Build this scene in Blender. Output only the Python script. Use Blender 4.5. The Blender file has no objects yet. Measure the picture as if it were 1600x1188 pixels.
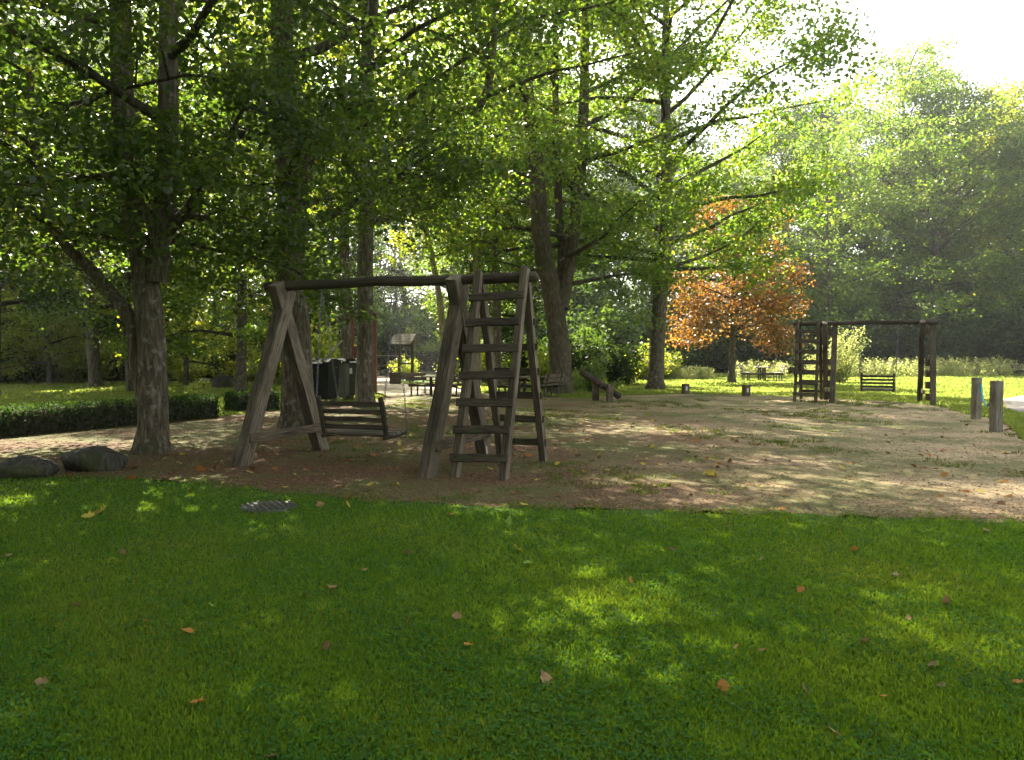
import bpy, bmesh, math, random
import numpy as np
from mathutils import Vector, Matrix

S = bpy.context.scene
C = S.collection
PI = math.pi

# ------------------------------------------------------------------ camera, sky, sun, exposure
F_PX, CX, CY, TILT, EYE = 1232.0, 800.0, 594.0, math.atan(40.0 / 1232.0), 1.6
cam = bpy.data.cameras.new('camera')
cam.sensor_width = 36.0
cam.lens = 36.0 * F_PX / 1600.0
cam.clip_start, cam.clip_end = 0.05, 3000.0
cam_o = bpy.data.objects.new('camera', cam)
C.objects.link(cam_o)
cam_o.location = (0, 0, EYE)
cam_o.rotation_euler = (PI / 2 - TILT, 0, 0)
S.camera = cam_o

SUN_AZ, SUN_EL = math.radians(-18.0), math.radians(42.0)     # azimuth clockwise from +Y
W = bpy.data.worlds.new('World'); S.world = W; W.use_nodes = True
nt = W.node_tree; nt.nodes.clear()
sky = nt.nodes.new('ShaderNodeTexSky'); sky.sky_type = 'NISHITA'; sky.sun_disc = False
sky.sun_elevation = SUN_EL; sky.sun_rotation = SUN_AZ % (2 * PI)
sky.air_density = 1.0; sky.dust_density = 3.0; sky.ozone_density = 1.0
bg = nt.nodes.new('ShaderNodeBackground'); bg.inputs[1].default_value = 0.075
wo = nt.nodes.new('ShaderNodeOutputWorld')
hs = nt.nodes.new('ShaderNodeHueSaturation'); hs.inputs['Saturation'].default_value = 0.2      # thin white cloud over the blue
nt.links.new(sky.outputs[0], hs.inputs['Color']); nt.links.new(hs.outputs[0], bg.inputs[0]); nt.links.new(bg.outputs[0], wo.inputs[0])

sl = bpy.data.lights.new('sun', 'SUN'); sl.energy = 5.0; sl.angle = math.radians(0.53); sl.color = (1.0, 0.92, 0.74)
so = bpy.data.objects.new('sun', sl); C.objects.link(so)
sdir = Vector((math.sin(SUN_AZ) * math.cos(SUN_EL), math.cos(SUN_AZ) * math.cos(SUN_EL), math.sin(SUN_EL)))
so.rotation_euler = (-sdir).to_track_quat('-Z', 'Y').to_euler()
so.location = sdir * 60

S.view_settings.view_transform = 'Standard'; S.view_settings.look = 'None'
S.view_settings.exposure = 2.7; S.view_settings.gamma = 1.0
cy = S.cycles
cy.use_denoising = True
cy.max_bounces = 7; cy.diffuse_bounces = 5; cy.glossy_bounces = 2; cy.transmission_bounces = 4
cy.transparent_max_bounces = 4; cy.volume_bounces = 0
cy.caustics_reflective = False; cy.caustics_refractive = False
cy.sample_clamp_indirect = 6.0; cy.sample_clamp_direct = 0.0
cy.use_adaptive_sampling = True; cy.adaptive_threshold = 0.02
S.render.film_transparent = False

# ------------------------------------------------------------------ helpers
def ray(px, py):
    a = TILT; x = (px - CX) / F_PX; y = (CY - py) / F_PX
    return Vector((x, math.cos(a) + y * math.sin(a), -math.sin(a) + y * math.cos(a)))
def gp(px, py, z=0.0):
    r = ray(px, py); t = (z - EYE) / r.z
    return Vector((r.x * t, r.y * t, z))
def at(px, py, d):
    r = ray(px, py); t = d / r.y
    return Vector((r.x * t, d, EYE + r.z * t))

def tag(o, label=None, cat=None, group=None, kind=None):
    if label: o['label'] = label
    if cat: o['category'] = cat
    if group: o['group'] = group
    if kind: o['kind'] = kind
    return o
def link(name, me, mat=None, parent=None, loc=None):
    o = bpy.data.objects.new(name, me); C.objects.link(o)
    if mat is not None and me is not None and not me.materials: me.materials.append(mat)
    if parent is not None: o.parent = parent
    if loc is not None: o.location = loc
    return o
def empty(name, loc, label, cat, group=None, rz=0.0):
    o = bpy.data.objects.new(name, None); C.objects.link(o)
    o.empty_display_size = 0.2; o.location = loc; o.rotation_euler = (0, 0, rz)
    return tag(o, label, cat, group)
def copy_tree(o, parent=None):
    c = o.copy(); C.objects.link(c); c.parent = parent
    for ch in list(o.children): copy_tree(ch, c)
    return c

def mesh_np(name, V, Fc, mat=None, smooth=False):
    """V (n,3); Fc: list of (m,k) int arrays"""
    if not isinstance(Fc, list): Fc = [Fc]
    V = np.asarray(V, dtype=np.float32)
    me = bpy.data.meshes.new(name)
    me.vertices.add(len(V)); me.vertices.foreach_set('co', V.ravel())
    nl = sum(f.size for f in Fc); nf = sum(len(f) for f in Fc)
    me.loops.add(nl); me.polygons.add(nf)
    me.loops.foreach_set('vertex_index', np.concatenate([f.ravel() for f in Fc]).astype(np.int32))
    tot = np.concatenate([np.full(len(f), f.shape[1]) for f in Fc])
    st = np.concatenate([[0], np.cumsum(tot)[:-1]])
    me.polygons.foreach_set('loop_start', st.astype(np.int32))
    if smooth: me.polygons.foreach_set('use_smooth', np.ones(nf, dtype=bool))
    me.update(calc_edges=True)
    if mat is not None: me.materials.append(mat)
    return me
def mesh_bm(name, bm, mat=None, smooth=False):
    me = bpy.data.meshes.new(name); bm.to_mesh(me); bm.free()
    if smooth:
        for p in me.polygons: p.use_smooth = True
    if mat is not None: me.materials.append(mat)
    return me

rnd = random.Random(7)
def beam(name, p0, p1, wx, wy, side, mat, parent, bev=0.008, rough=0.004, segs=5, loc0=Vector((0, 0, 0))):
    """timber of section wx (along side) x wy, its own Z along its length"""
    p0, p1 = Vector(p0), Vector(p1); L = (p1 - p0).length
    z = (p1 - p0).normalized(); x = Vector(side); x = (x - z * x.dot(z)).normalized(); y = z.cross(x)
    bm = bmesh.new(); prof = []
    b = min(bev, wx * .3, wy * .3)
    hx, hy = wx / 2, wy / 2
    loop = [(-hx + b, -hy), (hx - b, -hy), (hx, -hy + b), (hx, hy - b), (hx - b, hy), (-hx + b, hy), (-hx, hy - b), (-hx, -hy + b)]
    rings = []
    zs = [0, b] + [L * k / segs for k in range(1, segs)] + [L - b, L]
    for i, zz in enumerate(zs):
        s = 1 - b / max(wx, wy) if i in (0, len(zs) - 1) else 1
        ox, oy = rnd.gauss(0, rough), rnd.gauss(0, rough)
        rings.append([bm.verts.new((u * s + ox + rnd.gauss(0, rough * .4), v * s + oy + rnd.gauss(0, rough * .4), zz)) for u, v in loop])
    for r0, r1 in zip(rings, rings[1:]):
        for k in range(8): bm.faces.new((r0[k], r0[(k + 1) % 8], r1[(k + 1) % 8], r1[k]))
    bm.faces.new(rings[0][::-1]); bm.faces.new(rings[-1])
    me = mesh_bm(name, bm, mat)
    o = link(name, me, None, parent)
    M = Matrix((x, y, z)).transposed().to_4x4(); M.translation = p0 - loc0
    o.matrix_basis = M
    return o
def tube_arr(pts, rad, sides=7, cap=True, rng=None, lump=0.0):
    pts = np.asarray(pts, float); rad = np.asarray(rad, float); n = len(pts)
    tg = np.gradient(pts, axis=0); tg /= np.linalg.norm(tg, axis=1)[:, None] + 1e-9
    ref = np.array([0, 0, 1.0]) if abs(tg[0][2]) < .8 else np.array([1.0, 0, 0])
    V = []
    x = np.cross(ref, tg[0]); x /= np.linalg.norm(x)
    th = np.arange(sides) * 2 * PI / sides
    for i in range(n):
        x = x - tg[i] * x.dot(tg[i]); x /= np.linalg.norm(x) + 1e-9
        y = np.cross(tg[i], x)
        r = np.full(sides, rad[i])
        if lump and rng is not None: r = r * (1 + rng.normal(0, lump, sides))
        V.append(pts[i] + (np.cos(th) * r)[:, None] * x + (np.sin(th) * r)[:, None] * y)
    V = np.concatenate(V)
    i = np.arange(n - 1)[:, None] * sides; k = np.arange(sides)[None, :]; k2 = (k + 1) % sides
    Q = np.stack([i + k, i + k2, i + sides + k2, i + sides + k], -1).reshape(-1, 4)
    if cap:
        c = len(V); V = np.vstack([V, pts[-1] + tg[-1] * rad[-1] * .5])
        T = np.stack([(n - 1) * sides + np.arange(sides), (n - 1) * sides + (np.arange(sides) + 1) % sides, np.full(sides, c)], -1)
    else: T = np.zeros((0, 3), int)
    return V, Q, T
class Tubes:
    def __init__(s): s.V = []; s.Q = []; s.T = []; s.n = 0
    def add(s, *a, **k):
        V, Q, T = tube_arr(*a, **k)
        s.V.append(V); s.Q.append(Q + s.n); s.T.append(T + s.n); s.n += len(V); return s
    def raw(s, V, Q): s.V.append(np.asarray(V, float)); s.Q.append(np.asarray(Q) + s.n); s.n += len(V); return s
    def mesh(s, name, mat, smooth=True):
        fs = [np.concatenate(s.Q)]
        if s.T and sum(len(t) for t in s.T): fs.append(np.concatenate(s.T))
        return mesh_np(name, np.concatenate(s.V), fs, mat, smooth)
BOXQ = np.array([[0, 1, 3, 2], [4, 6, 7, 5], [0, 4, 5, 1], [2, 3, 7, 6], [0, 2, 6, 4], [1, 5, 7, 3]])
def box_arr(cx, cy_, cz, sx, sy, sz):
    return np.array([[cx + a * sx / 2, cy_ + b * sy / 2, cz + c * sz / 2] for a in (-1, 1) for b in (-1, 1) for c in (-1, 1)])

# ------------------------------------------------------------------ materials
def new_mat(name):
    m = bpy.data.materials.new(name); m.use_nodes = True
    n = m.node_tree.nodes; n.clear()
    return m, n, m.node_tree.links
def ramp(n, stops):
    r = n.new('ShaderNodeValToRGB'); e = r.color_ramp.elements
    while len(e) < len(stops): e.new(0.5)
    for el, (p, c) in zip(e, stops): el.position = p; el.color = (*c, 1) if len(c) == 3 else c
    return r
def noise(n, l, vec, scale, detail=4, rough=.55, mapscale=None):
    t = n.new('ShaderNodeTexNoise'); t.inputs['Scale'].default_value = scale
    t.inputs['Detail'].default_value = detail; t.inputs['Roughness'].default_value = rough
    if mapscale:
        mp = n.new('ShaderNodeMapping'); mp.inputs['Scale'].default_value = mapscale
        l.new(vec, mp.inputs[0]); vec = mp.outputs[0]
    l.new(vec, t.inputs['Vector']); return t
def mix(n, l, fac, a, b, mode='MIX'):
    m = n.new('ShaderNodeMix'); m.data_type = 'RGBA'; m.blend_type = mode
    for sock, v in ((m.inputs[0], fac), (m.inputs[6], a), (m.inputs[7], b)):
        if hasattr(v, 'is_linked'): l.new(v, sock)
        else: sock.default_value = v if not isinstance(v, tuple) else (*v, 1)
    return m.outputs[2]
def finish(m, n, l, col, rough=.8, bump=None, bstr=.3, bdist=.02, spec=.3, metal=0.0):
    p = n.new('ShaderNodeBsdfPrincipled'); o = n.new('ShaderNodeOutputMaterial')
    if hasattr(col, 'is_linked'): l.new(col, p.inputs['Base Color'])
    else: p.inputs['Base Color'].default_value = (*col, 1)
    if hasattr(rough, 'is_linked'): l.new(rough, p.inputs['Roughness'])
    else: p.inputs['Roughness'].default_value = rough
    p.inputs['Specular IOR Level'].default_value = spec; p.inputs['Metallic'].default_value = metal
    if bump is not None:
        b = n.new('ShaderNodeBump'); b.inputs['Strength'].default_value = bstr; b.inputs['Distance'].default_value = bdist
        l.new(bump, b.inputs['Height']); l.new(b.outputs[0], p.inputs['Normal'])
    l.new(p.outputs[0], o.inputs[0]); return m
def wood_mat(name, c0, c1, c2, moss=.25, gs=1.0, face_shade=0.0):
    m, n, l = new_mat(name); tc = n.new('ShaderNodeTexCoord'); ob = tc.outputs['Object']
    oi = n.new('ShaderNodeObjectInfo')
    ad = n.new('ShaderNodeVectorMath'); ad.operation = 'ADD'
    sc = n.new('ShaderNodeVectorMath'); sc.operation = 'SCALE'; sc.inputs[3].default_value = 37.0
    cx = n.new('ShaderNodeCombineXYZ')
    for k in range(3): l.new(oi.outputs['Random'], cx.inputs[k])
    l.new(cx.outputs[0], sc.inputs[0]); l.new(ob, ad.inputs[0]); l.new(sc.outputs[0], ad.inputs[1]); v = ad.outputs[0]
    g = noise(n, l, v, 5.0 * gs, 6, .65, (14, 14, .7))
    g2 = noise(n, l, v, 1.6, 3, .5)
    r = ramp(n, [(.28, c0), (.5, c1), (.72, c2)]); l.new(g.outputs[0], r.inputs[0])
    r2 = ramp(n, [(.35, (.62, .60, .56)), (.7, (1.1, 1.08, 1.02))]); l.new(g2.outputs[0], r2.inputs[0])
    col = mix(n, l, 1.0, r.outputs[0], r2.outputs[0], 'MULTIPLY')
    g3 = noise(n, l, v, 2.3, 5, .6)
    r3 = ramp(n, [(.54, (0, 0, 0)), (.70, (moss, moss, moss))]); l.new(g3.outputs[0], r3.inputs[0])
    col = mix(n, l, r3.outputs[0], col, (.06, .075, .025))
    g4 = noise(n, l, v, 3.2, 3, .5, (9, 9, .3)); r4 = ramp(n, [(.465, (1, 1, 1)), (.497, (.12, .11, .10)), (.53, (1, 1, 1))]); l.new(g4.outputs[0], r4.inputs[0])
    col = mix(n, l, .8, col, r4.outputs[0], 'MULTIPLY')
    if face_shade:   # shade painted in by face: front and back darkened in patches, sides left pale
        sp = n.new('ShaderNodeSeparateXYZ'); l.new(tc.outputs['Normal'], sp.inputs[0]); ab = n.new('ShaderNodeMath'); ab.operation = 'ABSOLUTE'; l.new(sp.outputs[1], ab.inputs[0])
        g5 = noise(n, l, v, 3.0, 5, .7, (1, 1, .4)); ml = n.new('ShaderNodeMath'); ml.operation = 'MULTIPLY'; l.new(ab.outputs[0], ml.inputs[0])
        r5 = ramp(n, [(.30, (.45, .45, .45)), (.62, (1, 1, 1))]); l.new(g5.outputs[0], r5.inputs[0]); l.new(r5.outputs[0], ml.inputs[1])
        sc5 = n.new('ShaderNodeMath'); sc5.operation = 'MULTIPLY'; sc5.inputs[1].default_value = face_shade; l.new(ml.outputs[0], sc5.inputs[0])
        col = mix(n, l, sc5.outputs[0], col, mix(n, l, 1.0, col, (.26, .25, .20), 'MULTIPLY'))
    return finish(m, n, l, col, .82, g.outputs[0], .6, .014, .25)
def bark_mat(name, c0, c1, c2, moss=.5, spots=.0):
    m, n, l = new_mat(name); tc = n.new('ShaderNodeTexCoord'); ob = tc.outputs['Object']
    g = noise(n, l, ob, 4.0, 6, .65, (4.5, 4.5, .8))
    r = ramp(n, [(.30, c0), (.5, c1), (.68, c2)]); l.new(g.outputs[0], r.inputs[0]); col = r.outputs[0]
    g2 = noise(n, l, ob, 7.0, 4, .6); r2 = ramp(n, [(.57, (0, 0, 0)), (.64, (spots, spots, spots))]); l.new(g2.outputs[0], r2.inputs[0])
    col = mix(n, l, r2.outputs[0], col, (.30, .29, .24))
    g3 = noise(n, l, ob, 1.1, 4, .6); r3 = ramp(n, [(.48, (0, 0, 0)), (.66, (moss, moss, moss))]); l.new(g3.outputs[0], r3.inputs[0])
    col = mix(n, l, r3.outputs[0], col, (.045, .055, .015))
    return finish(m, n, l, col, .9, g.outputs[0], .8, .05, .15)
def leaf_mat(name, cols, tcols, trans=.5, rough=.42, spec=.45):
    """cols: reflected colours, tcols: colours light takes passing through; picked leaf by leaf"""
    m, n, l = new_mat(name); ge = n.new('ShaderNodeNewGeometry'); tc = n.new('ShaderNodeTexCoord')
    nz = noise(n, l, tc.outputs['Object'], .55, 2)
    a = n.new('ShaderNodeMath'); a.operation = 'MULTIPLY_ADD'; a.inputs[1].default_value = .6
    l.new(ge.outputs['Random Per Island'], a.inputs[0])
    b = n.new('ShaderNodeMath'); b.operation = 'MULTIPLY_ADD'; b.inputs[1].default_value = 1.2; b.inputs[2].default_value = -.42
    l.new(nz.outputs[0], b.inputs[0]); l.new(b.outputs[0], a.inputs[2])
    k = len(cols)
    r = ramp(n, [(i / (k - 1), c) for i, c in enumerate(cols)]); l.new(a.outputs[0], r.inputs[0])
    rt = ramp(n, [(i / (k - 1), c) for i, c in enumerate(tcols)]); l.new(a.outputs[0], rt.inputs[0])
    p = n.new('ShaderNodeBsdfPrincipled'); p.inputs['Roughness'].default_value = rough; p.inputs['Specular IOR Level'].default_value = spec
    l.new(r.outputs[0], p.inputs['Base Color'])
    t = n.new('ShaderNodeBsdfTranslucent'); l.new(rt.outputs[0], t.inputs[0])
    mx = n.new('ShaderNodeMixShader'); mx.inputs[0].default_value = trans
    l.new(p.outputs[0], mx.inputs[1]); l.new(t.outputs[0], mx.inputs[2])
    o = n.new('ShaderNodeOutputMaterial'); l.new(mx.outputs[0], o.inputs[0]); return m
def flat_mat(name, col, rough=.6, spec=.4, metal=0.0, var=.25, scale=6):
    m, n, l = new_mat(name); tc = n.new('ShaderNodeTexCoord')
    g = noise(n, l, tc.outputs['Object'], scale, 5, .6)
    d = tuple(c * (1 - var) for c in col); e = tuple(min(1, c * (1 + var)) for c in col)
    r = ramp(n, [(.3, d), (.7, e)]); l.new(g.outputs[0], r.inputs[0])
    return finish(m, n, l, r.outputs[0], rough, g.outputs[0], .15, .01, spec, metal)

M = {}
M['timber'] = wood_mat('timber', (.038, .029, .018), (.13, .102, .068), (.27, .22, .155), .35)
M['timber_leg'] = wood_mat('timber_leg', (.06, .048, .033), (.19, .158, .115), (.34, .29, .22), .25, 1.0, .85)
M['timber_dark'] = wood_mat('timber_dark', (.030, .024, .017), (.070, .056, .040), (.12, .10, .075), .55)
M['timber_grey'] = wood_mat('timber_grey', (.13, .115, .09), (.25, .225, .185), (.38, .35, .30), .2)
M['plank'] = wood_mat('plank', (.10, .085, .07), (.20, .18, .15), (.33, .30, .27), .1)
M['bark'] = bark_mat('bark', (.030, .024, .016), (.095, .078, .052), (.20, .17, .12), .5, .45)
M['bark_mossy'] = bark_mat('bark_mossy', (.030, .024, .015), (.085, .066, .042), (.15, .125, .085), .7, .25)
M['bark_pale'] = bark_mat('bark_pale', (.07, .055, .035), (.25, .21, .14), (.42, .37, .27), .45, .5)
M['branch'] = bark_mat('branch', (.022, .018, .012), (.06, .05, .034), (.11, .095, .068), .5, .1)
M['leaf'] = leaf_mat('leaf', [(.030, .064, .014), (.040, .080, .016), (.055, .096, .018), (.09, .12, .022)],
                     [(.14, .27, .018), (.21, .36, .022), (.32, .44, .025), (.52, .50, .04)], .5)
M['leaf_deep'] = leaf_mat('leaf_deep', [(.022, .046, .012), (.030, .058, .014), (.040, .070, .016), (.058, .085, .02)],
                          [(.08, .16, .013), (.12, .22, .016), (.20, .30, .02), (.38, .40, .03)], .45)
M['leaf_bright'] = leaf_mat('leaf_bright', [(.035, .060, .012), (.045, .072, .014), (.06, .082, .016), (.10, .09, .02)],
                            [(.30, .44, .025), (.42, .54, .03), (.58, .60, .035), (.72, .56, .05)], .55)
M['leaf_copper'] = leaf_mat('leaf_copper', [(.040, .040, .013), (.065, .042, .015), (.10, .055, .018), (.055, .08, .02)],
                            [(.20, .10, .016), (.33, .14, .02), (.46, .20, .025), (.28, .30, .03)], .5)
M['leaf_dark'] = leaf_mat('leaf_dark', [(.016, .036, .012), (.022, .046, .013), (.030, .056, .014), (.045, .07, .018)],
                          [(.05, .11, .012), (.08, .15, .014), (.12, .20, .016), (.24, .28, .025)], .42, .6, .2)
M['weed'] = leaf_mat('weed', [(.09, .12, .03), (.14, .17, .05), (.20, .21, .08), (.30, .29, .16)],
                     [(.34, .42, .08), (.45, .50, .12), (.55, .55, .18), (.62, .60, .30)], .5, .5, .3)
M['hedge_leaf'] = leaf_mat('hedge_leaf', [(.014, .032, .010), (.02, .045, .012), (.028, .055, .014)],
                           [(.04, .09, .01), (.06, .12, .012), (.10, .17, .014)], .35, .7, .15)
M['grass'] = leaf_mat('grass', [(.042, .090, .017), (.055, .108, .02), (.072, .125, .024), (.115, .14, .036)],
                      [(.17, .34, .012), (.24, .41, .015), (.32, .46, .018), (.45, .46, .04)], .45, .6, .15)
M['gravel_grass'] = leaf_mat('gravel_grass', [(.05, .075, .02), (.075, .10, .028), (.11, .12, .04)], [(.16, .22, .03), (.22, .27, .04), (.3, .3, .06)], .4, .7, .1)
M['lawn_far'] = leaf_mat('lawn_far', [(.050, .090, .016), (.065, .105, .02), (.085, .12, .024), (.12, .14, .035)],
                      [(.27, .38, .04), (.34, .43, .06), (.42, .47, .09), (.50, .48, .12)], .5, .6, .15)
M['clover'] = leaf_mat('clover', [(.028, .088, .016), (.036, .105, .018), (.05, .125, .02)],
                       [(.10, .28, .015), (.14, .34, .018), (.2, .4, .02)], .4, .65, .12)
for nm, c, t in (('fallen_tan', (.27, .18, .09), (.25, .15, .06)), ('fallen_orange', (.36, .17, .045), (.45, .18, .04)),
                 ('fallen_brown', (.17, .10, .055), (.15, .08, .03)), ('fallen_yellow', (.45, .36, .07), (.5, .4, .06)),
                 ('fallen_green', (.16, .26, .05), (.3, .45, .05)), ('fallen_pale', (.34, .27, .17), (.25, .2, .1))):
    M[nm] = leaf_mat(nm, [tuple(x * .7 for x in c), c, tuple(x * 1.15 for x in c)], [t, t, t], .3, .75, .1)
M['metal'] = flat_mat('metal', (.16, .16, .155), .38, .5, .9)
M['iron'] = flat_mat('iron', (.10, .095, .09), .45, .5, .7)
M['bin'] = flat_mat('bin', (.014, .016, .012), .85, .12)
M['bin_olive'] = flat_mat('bin_olive', (.075, .078, .05), .65, .25)
M['white'] = flat_mat('white', (.72, .71, .66), .6, .3, 0, .1)
M['red_paint'] = flat_mat('red_paint', (.13, .045, .028), .6, .3)
M['rope_blue'] = flat_mat('rope_blue', (.03, .30, .40), .7, .3)
M['rope_dark'] = flat_mat('rope_dark', (.03, .035, .05), .7, .3)
M['stone'] = bark_mat('stone', (.022, .021, .017), (.05, .048, .038), (.10, .095, .08), .85, .15)

def ground_mat(name, c, lo=.7, hi=1.25, scale=1.2, patch=None):
    m, n, l = new_mat(name); tc = n.new('ShaderNodeTexCoord'); v = tc.outputs['Object']
    a = noise(n, l, v, scale, 6, .65); r = ramp(n, [(.3, tuple(x * lo for x in c)), (.7, tuple(x * hi for x in c))]); l.new(a.outputs[0], r.inputs[0])
    col = r.outputs[0]
    if patch:
        b = noise(n, l, v, .35, 5, .6); r2 = ramp(n, [(.52, (0, 0, 0)), (.66, (.8, .8, .8))]); l.new(b.outputs[0], r2.inputs[0])
        col = mix(n, l, r2.outputs[0], col, patch)
    d = noise(n, l, v, 45, 3)
    return finish(m, n, l, col, .95, d.outputs[0], .6, .03, .1)
M['turf'] = ground_mat('turf', (.045, .095, .018), .7, 1.3, 3.0)
M['woodland_floor'] = ground_mat('woodland_floor', (.040, .052, .016), .6, 1.4, .8, (.07, .055, .035))
M['asphalt'] = ground_mat('asphalt', (.22, .20, .18), .85, 1.15, 2.0)
M['pale_path'] = ground_mat('pale_path', (.42, .36, .29), .8, 1.15, 2.0)
def gravel_mat():
    m, n, l = new_mat('gravel'); tc = n.new('ShaderNodeTexCoord'); v = tc.outputs['Object']
    sx = n.new('ShaderNodeSeparateXYZ'); l.new(v, sx.inputs[0])
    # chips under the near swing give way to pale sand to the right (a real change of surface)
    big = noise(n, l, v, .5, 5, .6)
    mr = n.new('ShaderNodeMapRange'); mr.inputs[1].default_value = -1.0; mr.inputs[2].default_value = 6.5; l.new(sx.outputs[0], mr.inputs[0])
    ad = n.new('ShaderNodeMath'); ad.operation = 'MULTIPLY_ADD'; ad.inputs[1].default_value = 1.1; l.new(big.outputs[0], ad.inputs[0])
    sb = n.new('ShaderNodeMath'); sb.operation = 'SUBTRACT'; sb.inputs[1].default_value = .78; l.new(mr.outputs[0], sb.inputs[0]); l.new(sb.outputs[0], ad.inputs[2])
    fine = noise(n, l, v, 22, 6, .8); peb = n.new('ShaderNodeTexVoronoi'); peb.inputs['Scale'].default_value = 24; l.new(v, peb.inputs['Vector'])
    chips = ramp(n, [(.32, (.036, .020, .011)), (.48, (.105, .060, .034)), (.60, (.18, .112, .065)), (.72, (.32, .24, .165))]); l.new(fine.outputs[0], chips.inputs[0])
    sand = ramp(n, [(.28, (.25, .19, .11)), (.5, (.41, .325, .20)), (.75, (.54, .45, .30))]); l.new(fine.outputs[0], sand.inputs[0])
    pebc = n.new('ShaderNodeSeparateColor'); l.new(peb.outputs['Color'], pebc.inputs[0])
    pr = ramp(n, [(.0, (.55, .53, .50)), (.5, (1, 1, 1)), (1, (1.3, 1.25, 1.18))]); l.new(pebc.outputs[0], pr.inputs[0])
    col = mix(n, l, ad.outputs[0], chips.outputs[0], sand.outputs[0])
    col = mix(n, l, .8, col, pr.outputs[0], 'MULTIPLY')
    mo = noise(n, l, v, .42, 7, .68); mo2 = noise(n, l, v, 9, 4, .7)
    am = n.new('ShaderNodeMath'); am.operation = 'MULTIPLY_ADD'; am.inputs[1].default_value = .35; l.new(mo2.outputs[0], am.inputs[0]); l.new(mo.outputs[0], am.inputs[2])
    rm = ramp(n, [(.61, (0, 0, 0)), (.76, (.8, .8, .8))]); l.new(am.outputs[0], rm.inputs[0])
    col = mix(n, l, rm.outputs[0], col, (.085, .105, .032))
    lump = noise(n, l, v, 2.6, 3, .5); hl = n.new('ShaderNodeMath'); hl.operation = 'MULTIPLY_ADD'; hl.inputs[1].default_value = 5.0; l.new(lump.outputs[0], hl.inputs[0]); l.new(fine.outputs[0], hl.inputs[2])
    hh = n.new('ShaderNodeMath'); hh.operation = 'ADD'; l.new(hl.outputs[0], hh.inputs[0]); l.new(peb.outputs['Distance'], hh.inputs[1])
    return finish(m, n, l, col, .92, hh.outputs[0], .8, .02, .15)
M['gravel'] = gravel_mat()

# ------------------------------------------------------------------ ground
rng = np.random.default_rng(3)
def grid_sheet(name, x0, x1, y0, y1, nx, ny, z, amp, mat):
    X, Y = np.meshgrid(np.linspace(x0, x1, nx), np.linspace(y0, y1, ny), indexing='ij')
    Z = z + amp * (np.sin(X * .13 + 1) * np.cos(Y * .11) )
    V = np.stack([X, Y, Z], -1).reshape(-1, 3)
    i, j = np.meshgrid(np.arange(nx - 1), np.arange(ny - 1), indexing='ij'); a = (i * ny + j).ravel()
    return mesh_np(name, V, np.stack([a, a + ny, a + ny + 1, a + 1], -1), mat)
def flat_sheet(name, pts, z, mat, jitter=0.0, step=.25, seed=1):
    """closed outline (ground points) -> one n-gon sheet with a ragged edge"""
    r = random.Random(seed); out = []
    n = len(pts)
    for i in range(n):
        a, b = Vector(pts[i]), Vector(pts[(i + 1) % n]); L = (b - a).length; k = max(1, int(L / step))
        for q in range(k):
            p = a.lerp(b, q / k)
            out.append((p.x + r.gauss(0, jitter), p.y + r.gauss(0, jitter), z))
    bm = bmesh.new(); f = bm.faces.new([bm.verts.new(p) for p in out])
    if f.normal.z < 0: f.normal_flip()
    bmesh.ops.triangulate(bm, faces=[f])
    return mesh_bm(name, bm, mat)
tag(link('ground', grid_sheet('ground', -700, 700, -300, 1100, 2, 2, -.004, 0, M['woodland_floor'])), kind='structure')
FRONT = [(-900, 745), (0, 747), (200, 747), (330, 757), (420, 768), (520, 777), (700, 790), (850, 796), (1000, 797), (1300, 806), (1600, 818), (2300, 840)]
front = [gp(*p) for p in FRONT]
def front_y(x):
    xs = np.array([p.x for p in front]); ys = np.array([p.y for p in front]); return np.interp(x, xs, ys)
BACK = [(2300, 760), (1900, 735), (1700, 712), (1600, 690), (1570, 660), (1500, 645), (1465, 634), (1400, 628), (1290, 622), (1180, 618), (1060, 616), (960, 619), (910, 623), (850, 620), (790, 616), (690, 612),
        (610, 613), (590, 625), (520, 634), (450, 640), (330, 652), (150, 665), (0, 684), (-200, 712), (-900, 725)]
back = [gp(*p) for p in BACK]
LAWN = [Vector((-45, -25, 0)), Vector((45, -25, 0))] + [Vector((p.x, p.y + .35, 0)) for p in front[::-1]]
tag(link('lawn', flat_sheet('lawn', LAWN, 0.0, M['turf'], .0, .6)), kind='structure')
tag(link('far_lawn', flat_sheet('far_lawn', [gp(2600, 760), gp(2600, 582), gp(1560, 581), gp(1400, 584), gp(1240, 587), gp(1040, 592), gp(960, 600), gp(860, 606), gp(760, 601), gp(650, 594),
     gp(560, 598), gp(420, 598), gp(300, 597), gp(150, 598), gp(0, 598), gp(-500, 600), gp(-900, 640), gp(-1500, 720)] + [Vector((p.x, p.y - .5, 0)) for p in back[::-1]], 0.0, M['turf'], .0, 1.0)), kind='structure')
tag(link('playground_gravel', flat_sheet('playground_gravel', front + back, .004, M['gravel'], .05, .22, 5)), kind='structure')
tag(link('asphalt_path', flat_sheet('asphalt_path', [gp(1566, 624), gp(1600, 618), gp(2000, 612), gp(2000, 640), gp(1600, 646), gp(1572, 640)], .008, M['asphalt'], .03, .4, 6)), kind='structure')
tag(link('dirt_path', flat_sheet('dirt_path', [gp(582, 588), gp(606, 588), gp(622, 598), gp(650, 604), gp(720, 606), gp(740, 611), gp(690, 616), gp(600, 617), gp(580, 610)], .008, M['pale_path'], .08, .4, 7)), kind='structure')

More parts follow.
